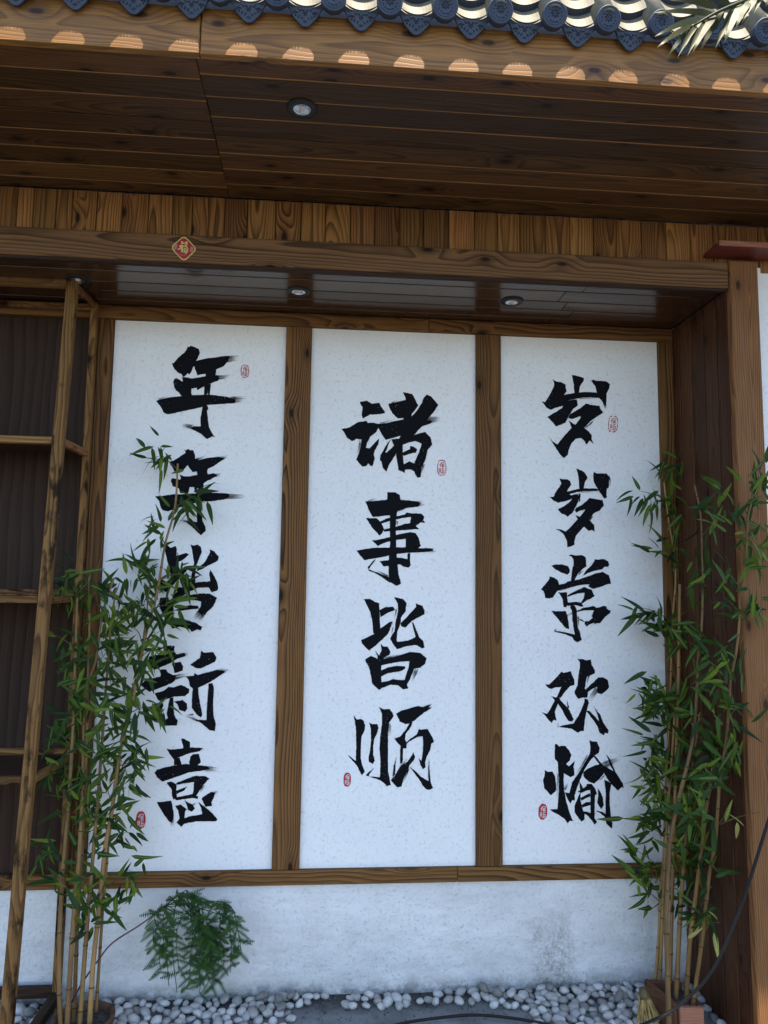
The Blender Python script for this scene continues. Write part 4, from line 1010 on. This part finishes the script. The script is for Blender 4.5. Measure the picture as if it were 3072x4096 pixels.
RC = [([(2622, 3925), (2637, 3722), (2644, 3546), (2657, 3401), (2663, 3160), (2676, 2900), (2684, 2705), (2690, 2488), (2703, 2325), (2697, 2217), (2672, 2060), (2656, 1930)], -.10, -.12, .0072, .0030),
      ([(2676, 4125), (2669, 3854), (2665, 3720), (2669, 3582), (2682, 3359), (2714, 3202), (2742, 3090), (2763, 3003), (2774, 2938), (2788, 2759), (2794, 2624), (2808, 2488), (2812, 2325), (2808, 2180), (2803, 2060), (2779, 1940)], -.38, -.30, .0098, .0035),
      ([(2703, 4020), (2712, 3831), (2720, 3673), (2735, 3462), (2753, 3251), (2764, 3110), (2786, 2960), (2800, 2850)], -.22, -.22, .0100, .0040),
      ([(2680, 3950), (2688, 3600), (2700, 3200), (2712, 2800), (2717, 2542), (2720, 2336)], -.14, -.16, .0078, .0062),
      ([(2744, 4010), (2760, 3763), (2783, 3582), (2813, 3341), (2838, 3160), (2850, 3080), (2872, 2949), (2884, 2759)], -.21, -.27, .0095, .0045),
      ([(2770, 4030), (2799, 3831), (2819, 3673), (2836, 3510), (2862, 3359), (2880, 3110), (2904, 2976), (2917, 2814), (2922, 2721), (2942, 2624), (2955, 2515), (2962, 2380), (2982, 2271), (2991, 2081), (3002, 2027), (3018, 1945)], -.265, -.56, .0085, .0030),
      ([(2640, 3930), (2652, 3600), (2668, 3300), (2690, 3000), (2700, 2850)], -.12, -.15, .0070, .0050)]
RCL = [(2705, 1840, 6), (2565, 1965, 6), (2690, 1975, 4), (2868, 1965, 4), (3000, 1950, 4), (3055, 1905, 4), (2640, 2200, 5), (2725, 2130, 3), (2850, 2095, 3), (2990, 2060, 5), (3040, 2170, 4), (2945, 2110, 3), (2785, 2280, 5), (2900, 2290, 4), (3000, 2195, 3),
       (2560, 2430, 6), (2625, 2500, 5), (2685, 2480, 3), (2725, 2545, 4), (2785, 2540, 4), (2890, 2385, 3), (3015, 2430, 6), (2870, 2640, 5), (2930, 2640, 4), (2820, 2605, 4), (2590, 2740, 5), (2640, 2765, 6), (2690, 2800, 6), (2605, 2800, 4), (2735, 2785, 5), (2765, 2835, 5), (2675, 2860, 4), (2900, 2780, 3), (2950, 2820, 4), (2930, 2900, 3),
       (2600, 2960, 5), (2650, 3000, 5), (2585, 3050, 5), (2690, 3050, 5), (2765, 3000, 4), (2840, 2965, 5), (2900, 2985, 4), (2960, 2985, 3), (2835, 3050, 4), (2880, 3050, 4), (2625, 3110, 4), (2700, 3130, 5), (2765, 3120, 4), (2850, 3130, 4), (2605, 3180, 4), (2640, 3230, 5), (2560, 3285, 5), (2595, 3290, 3), (2705, 3220, 4), (2755, 3250, 4), (2820, 3220, 4),
       (2545, 3400, 4), (2565, 3460, 3), (2685, 3340, 4), (2745, 3380, 5), (2790, 3400, 5), (2850, 3400, 4), (2560, 3540, 4), (2620, 3550, 3), (2705, 3530, 3), (2735, 3600, 4), (2795, 3640, 3), (2820, 3560, 3)]
bamboo(rb, RC, RCL, [(2905, 3255, 2), (2880, 3690, 2), (2795, 3730, 3), (3040, 3250, 1)], 8)

# ------------------------------------------------------------------ tub, planter, broom
tb = thing('plant_tub', 'low dark brown tub holding the bamboo beside the open shelf', 'plant pot', (.075, -.225, .0))
V, F = [], []; n = 28
for i, (r, z) in enumerate([(.070, -.01), (.085, .03), (.096, .075), (.098, .086), (.090, .088), (.082, .078), (.080, .06)]):
    for k in range(n):
        a = 2*math.pi*k/n; j = 1+.05*noise.noise(Vector((math.cos(a)*2, math.sin(a)*2, z*12))); V.append(Vector((.075+r*j*math.cos(a), -.225+r*j*math.sin(a), z+.006*noise.noise(Vector((a*1.5, z*9, 4))))))
for i in range(6):
    for k in range(n):
        k2 = (k+1) % n; F.append((i*n+k, i*n+k2, (i+1)*n+k2, (i+1)*n+k))
link('body', mesh_from(V, F, plain('tub_brown', (.085, .048, .028), .8, .25, 30, .45, .8), True), tb)
V = [Vector((.075, -.225, .072))]; F = []
for k in range(n):
    a = 2*math.pi*k/n; V.append(Vector((.075+.086*math.cos(a), -.225+.086*math.sin(a), .066+.005*noise.noise(Vector((a, 2, 2))))))
for k in range(n): F.append((0, 1+k, 1+(k+1) % n))
link('soil', mesh_from(V, F, M_SOIL, True), tb)
pl = thing('planter_box', 'small box planter of brown boards with a pinkish front holding bamboo', 'planter', (2.07, -.24, 0))
za = .10; A = at_z(2583, 3914, za); B = at_z(2716, 4026, za); Cc = at_z(2812, 4026, za)
def vboard(name, a, b, z0, z1, t, mat):
    a, b = Vector((a.x, a.y, (z0+z1)/2)), Vector((b.x, b.y, (z0+z1)/2)); return bar(name, a, b, z1-z0, t, mat, pl, Vector((0, 0, 1)).cross(b-a), .002)
vboard('side_board', A, B+(A-B).normalized()*.012, -.01, za, .014, M_PLANTER)
vboard('front_board', B, Cc, -.01, za, .016, M_REDWOOD)  # lighter pinkish tone carries the sky light on this face
Dd = Cc+(A-B)*.9+Vector((.05, 0, 0))
vboard('side_board', Cc+(Dd-Cc).normalized()*.012, Dd, -.01, za-.012, .014, M_PLANTER)
vboard('back_board', A+Vector((.012, 0, 0)), Dd-Vector((.012, 0, 0)), -.01, za-.006, .014, M_PLANTER)
sv = [Vector((q.x, q.y, .072)) for q in (A, B, Cc, Dd)]; cen = sum(sv, Vector())/4; sv = [cen+(q-cen)*.9 for q in sv]
link('soil', mesh_from(sv+[cen+Vector((0, 0, .012))], [(0, 1, 4), (1, 2, 4), (2, 3, 4), (3, 0, 4)], M_SOIL, True), pl)
bmr = thing('straw_broom', 'worn straw broom head lying on the pebbles beside the wooden planter', 'broom', tuple(at_z(2590, 4060, .02)))
top = at_z(2571, 3966, .13); rnd = random.Random(4); parts = []
for k in range(110):
    u = rnd.uniform(2546, 2640); e_ = at_z(u, 4085+rnd.uniform(-22, 22)-abs(u-2592)*.25, .035+rnd.uniform(-.008, .012)); s = top+Vector((rnd.uniform(-.010, .010), rnd.uniform(-.006, .006), rnd.uniform(-.01, .01)))
    parts.append(tube_data(spline([s, s.lerp(e_, .5)+Vector((0, 0, rnd.uniform(.0, .012))), e_], 3), [.0016]*7, 4))
link('bristles', mesh_from(*join(parts), M_STRAW, False), bmr)
link('binding', mesh_from(*tube_data([top+Vector((0, 0, .012)), top+Vector((.001, -.004, -.006)), top+Vector((.003, -.008, -.018))], [.012, .0145, .016], 12), M_TWIG, True), bmr)

# ------------------------------------------------------------------ cable
cp = [at_y(3330, 2500, -.47), at_y(3180, 2960, -.52), at_y(3072, 3290, -.54), at_y(2965, 3620, -.52), at_y(2850, 3880, -.48), at_y(2715, 4022, -.44), at_y(2610, 4082, -.42)]
cp += [at_z(u, w, .022) for u, w in ((2450, 4135), (2310, 4128), (2190, 4098), (2060, 4074), (1900, 4060), (1750, 4072), (1600, 4096), (1430, 4150))]
cpts = spline(cp, 8)
tag(link('cable', mesh_from(*tube_data(cpts, [.0050]*len(cpts), 10), M_CABLE, True)), 'thick black cable slanting past the post and snaking over the ground', 'cable')

# ------------------------------------------------------------------ fern
fe = thing('fern', 'drooping artificial fern on a purple stem before the low white wall', 'plant', (.1, -.2, .05))
sp_ = [at_y(u, w, y) for u, w, y in ((286, 4010, -.23), (330, 3930, -.22), (395, 3838, -.205), (452, 3770, -.19), (560, 3700, -.17), (640, 3640, -.15), (700, 3592, -.13), (745, 3560, -.115))]
pts = spline(sp_, 5); link('stem', mesh_from(*tube_data(pts, [.0030-.0012*i/len(pts) for i in range(len(pts))], 6), M_PURPLE, True), fe)
def pinna(L, n, w, bend):
    V, F = [], []
    def add(a, b, c):
        o = len(V); V.extend([a, b, c]); F.append((o, o+1, o+2))
    ax = lambda t: Vector((L*t, 0, -bend*L*t*t))
    for i in range(n):
        t = (i+.5)/n; l = w*math.sin(math.pi*(.12+.86*t))**.7; p = ax(t); h = L/n*.42
        for s in (-1, 1): add(p+Vector((-h, 0, 0)), p+Vector((h, 0, 0)), p+Vector((h*.8, s*l, .12*l)))
    o = len(V)
    for t in (0, 1): V.extend([ax(t)+Vector((0, -.0006, 0)), ax(t)+Vector((0, .0006, 0))])
    F.append((o, o+1, o+3, o+2)); return mesh_from(V, F, M_FERN, False, 'frond_leaf')
PIN = [pinna(.058, 11, .0125, .15), pinna(.050, 10, .0115, .35), pinna(.042, 8, .0100, .1)]
rnd = random.Random(12)
ends = [(590, 3700), (575, 3790), (640, 3850), (610, 3900), (650, 3960), (700, 3900), (690, 3990), (745, 3960), (800, 3990), (780, 3930), (840, 3950), (860, 3985), (890, 3930), (920, 3880), (950, 3900), (990, 3830), (1005, 3815), (945, 3760), (900, 3700), (880, 3820), (820, 3860), (750, 3860), (830, 3780), (770, 3760), (800, 3890), (850, 3900), (870, 3870), (790, 3950), (830, 3930)]
ends = [(790+(u-790)*.82, 3790+(w-3790)*.90) for u, w in ends]
for i, (u, w) in enumerate(ends):
    s = pts[-1-rnd.randint(0, 9)]; y1 = rnd.uniform(-.20, -.035); e_ = at_y(u, w, y1)
    if e_.z < .05: e_.z = .05
    out = 1 if u > 745 else -1; hump = at_y(745+(u-745)*rnd.uniform(.55, .85)+rnd.uniform(-20, 20), 3555+rnd.uniform(0, 150)+abs(u-745)*.25, (s.y+y1)/2-.02)
    low = hump.lerp(e_, .55)+Vector((.018*out, 0, .02))
    vp = spline([s, hump, low, e_], 6)
    vn = link('vine', mesh_from(*tube_data(vp, [.0014]*len(vp), 5), M_FERN, True), fe)
    for k in range(rnd.randint(4, 8), len(vp)):
        d0 = (vp[min(k+1, len(vp)-1)]-vp[k-1]).normalized()
        for sd in (-1, 1):
            if rnd.random() < .50: continue
            d = (d0*.5+Vector((sd*rnd.uniform(.4, 1), rnd.uniform(-.8, .4), rnd.uniform(-.35, .5)))).normalized()
            p = vp[k]
            if p.y+d.y*.05 > -.008: d.y = -abs(d.y)
            link('frond_leaf', rnd.choice(PIN), vn, aim(p, d, Vector((rnd.uniform(-.5, .5), -1, .35))) @ Matrix.Scale(rnd.uniform(.7, 1.1), 4))

# ------------------------------------------------------------------ palm frond over the eave
pf = thing('palm_frond', 'sunlit palm frond hanging in front of the roof tiles', 'palm', tuple(at_y(3072, 10, -1.3)))
ZO, ZK = (2272, 0), .4822
def pz(x, y, yy): return at_y(ZO[0]+x*ZK, ZO[1]+y*ZK, yy)
rp = spline([pz(2100, -420, -1.22), pz(1800, -160, -1.25), pz(1560, -30, -1.28), pz(1380, 40, -1.30), pz(1220, 110, -1.31), pz(1080, 190, -1.31), pz(1000, 240, -1.30)], 6)
link('rachis', mesh_from(*tube_data(rp, [.007-.0055*i/len(rp) for i in range(len(rp))], 8), M_PALM, True), pf)
def palm_leaflet(a, b, w, sag, side):
    V, F = [], []; n = 10; d = b-a; view = (a-CAM).normalized(); q = d.cross(view).normalized(); up = -view
    for i in range(n+1):
        t = i/n; ww = w*.5*(min(1, t*5+.35))*(1-t**2.2)+.0003; c = a.lerp(b, t)+Vector((0, 0, sag*math.sin(math.pi*t)))+up*(.004*math.sin(9*t))
        V += [c-q*ww+up*.0035*side, c, c+q*ww+up*.0035]
    for i in range(n):
        o = i*3; F += [(o, o+3, o+4, o+1), (o+1, o+4, o+5, o+2)]
    return mesh_from(V, F, M_PALM, True, 'leaflet')
for (x0, y0, x1, y1, w) in [(1240, 60, 830, -5, .015), (1200, 115, 718, 105, .013), (1090, 155, 720, 303, .014), (1030, 215, 738, 395, .013), (1030, 225, 820, 482, .012), (1070, 205, 908, 480, .011), (1110, 190, 942, 470, .012), (1160, 160, 990, 465, .014), (1220, 125, 1030, 442, .015), (1290, 95, 1090, 432, .016),
                            (1390, 55, 1220, 408, .017), (1440, 35, 1296, 358, .017), (1510, 5, 1390, 238, .015), (1560, -20, 1440, 200, .014), (1620, -40, 1540, 120, .013), (1340, 30, 1060, -70, .014), (1480, -10, 1250, -140, .014), (1700, -90, 1640, 60, .013), (1650, -70, 1420, -200, .014)]:
    a = pz(x0, y0, -1.30); b = pz(x1, y1, -1.30+random.uniform(-.05, .03))
    link('leaflet', palm_leaflet(a, b, w, .006, random.choice((-1, 1))), pf)

# ------------------------------------------------------------------ pebbles
PEB = []
for k in range(7):
    bm = bmesh.new(); bmesh.ops.create_icosphere(bm, subdivisions=2, radius=1); rr = random.Random(k)
    sx, sy, sz = rr.uniform(.018, .027), rr.uniform(.014, .019), rr.uniform(.011, .015)
    for v in bm.verts:
        j = 1+.26*noise.noise(v.co*1.1+Vector((k*7.3, 0, 0)))+.05*noise.noise(v.co*2.7+Vector((0, k*5.1, 0)))
        v.co = Vector((v.co.x*sx*j, v.co.y*sy*j, v.co.z*sz*j))
    PEB.append(bm_mesh(bm, M_PEBBLE, True, 'pebble'))
rnd = random.Random(77); placed = []; cand = []
def dens(x, y):
    n_ = noise.noise(Vector((x*7, y*7, 9)))
    if x < .60: return 1.0 if y > -.26 else .35
    if x < .74: return .9 if y > -.12 else .25
    if x < 1.42: return (.55 if y > -.085 else .0)*(1 if n_ > -.12 else .0)
    if x < 1.56: return .9 if y > -.12+.1*n_ else .0
    return 1.0 if y > -.20 or x > 1.75 else .15
def blocked(x, y):
    if (x-.075)**2+(y+.225)**2 < .112**2: return True
    if 1.975 < x < 2.19 and -.36 < y < -.10: return True
    if x < -.04 and x > -.11 and y < -.03: return True
    return False
def try_add(x, y, layer):
    s = rnd.uniform(.72, 1.12); md = .030*s if layer == 0 else .036
    for (a, b, l) in placed:
        if l == layer and (a-x)**2+(b-y)**2 < md*md: return
    placed.append((x, y, layer))
    me = rnd.choice(PEB); z = max(0.0, gz(x, y))+(.010 if layer == 0 else .030)*s
    M = Matrix.Translation((x, y, z)) @ Matrix.Rotation(rnd.uniform(0, 6.28), 4, 'Z') @ Matrix.Rotation(rnd.gauss(0, .32 if layer == 0 else .5), 4, 'X') @ Matrix.Rotation(rnd.gauss(0, .25), 4, 'Y') @ Matrix.Scale(s, 4)
    cand.append((M, me))
for t in range(9000):
    x = rnd.uniform(-.32, 2.205); y = rnd.uniform(-.34, -.020)
    if blocked(x, y) or rnd.random() > dens(x, y): continue
    if y < -.24 and not (x > 1.95 or x < .2): continue
    try_add(x, y, 0)
for t in range(240):
    x = rnd.uniform(-.32, 2.19); y = rnd.uniform(-.15, -.03)
    if blocked(x, y) or dens(x, y) < .85 or noise.noise(Vector((x*5, y*5, 2))) < .05: continue
    try_add(x, y, 1)
def visible(M):
    d = M.translation-CAM; k = FPX/d.dot(_f); return -60 < W/2+d.dot(_r)*k < W+60 and H/2-d.dot(_u)*k < H+50
def pebble_label(p):
    x = p.x
    where = ('lying under the open shelf' if x < -.05 else 'lying around the brown plant tub' if x < .2 else 'lying beneath the drooping fern' if x < .68 else
             'scattered on bare ground below the middle panel' if x < 1.42 else 'lying at the wall foot below the sui panel' if x < 1.93 else 'lying around the small wooden planter')
    return 'smooth white pebble '+where, 'pebble', 'white pebbles '+where
cand.sort(key=lambda c: not visible(c[0]))
for M, me in cand[:300]:
    o = link('pebble', me, None, M); tag(o, *pebble_label(M.translation))
rest = cand[300:]
if rest:
    V, F = join([([M @ v.co for v in me.vertices], [tuple(p.vertices) for p in me.polygons]) for M, me in rest])
    o = link('pebbles', mesh_from(V, F, M_PEBBLE, True)); o['kind'] = 'stuff'; o['label'] = 'further white pebbles strewn along the wall foot'; o['category'] = 'pebbles'
print('leaves', nl, 'pebbles', len(cand), 'visible', sum(visible(c[0]) for c in cand))

# grit between the pebbles
rnd = random.Random(31); parts = []
for t in range(1400):
    x = rnd.uniform(-.35, 2.2); y = -abs(rnd.gauss(0, .07))-.008
    if y < -.3 or blocked(x, y): continue
    r = rnd.uniform(.0018, .0052); c = Vector((x, y, gz(x, y)+r*.4)); V = [c+Vector((rnd.uniform(.6, 1.2)*a*r, rnd.uniform(.6, 1.2)*b*r, rnd.uniform(.5, 1)*d*r)) for a, b, d in ((1, 0, 0), (-1, 0, 0), (0, 1, 0), (0, -1, 0), (0, 0, 1), (0, 0, -1))]
    parts.append((V, [(0, 2, 4), (2, 1, 4), (1, 3, 4), (3, 0, 4), (2, 0, 5), (1, 2, 5), (3, 1, 5), (0, 3, 5)]))
o = link('grit', mesh_from(*join(parts), plain('dark_grit', (.10, .095, .085), .85, .2, 40, .6))); o['kind'] = 'stuff'; o['label'] = 'dark grit and soil crumbs among the pebbles'; o['category'] = 'grit'
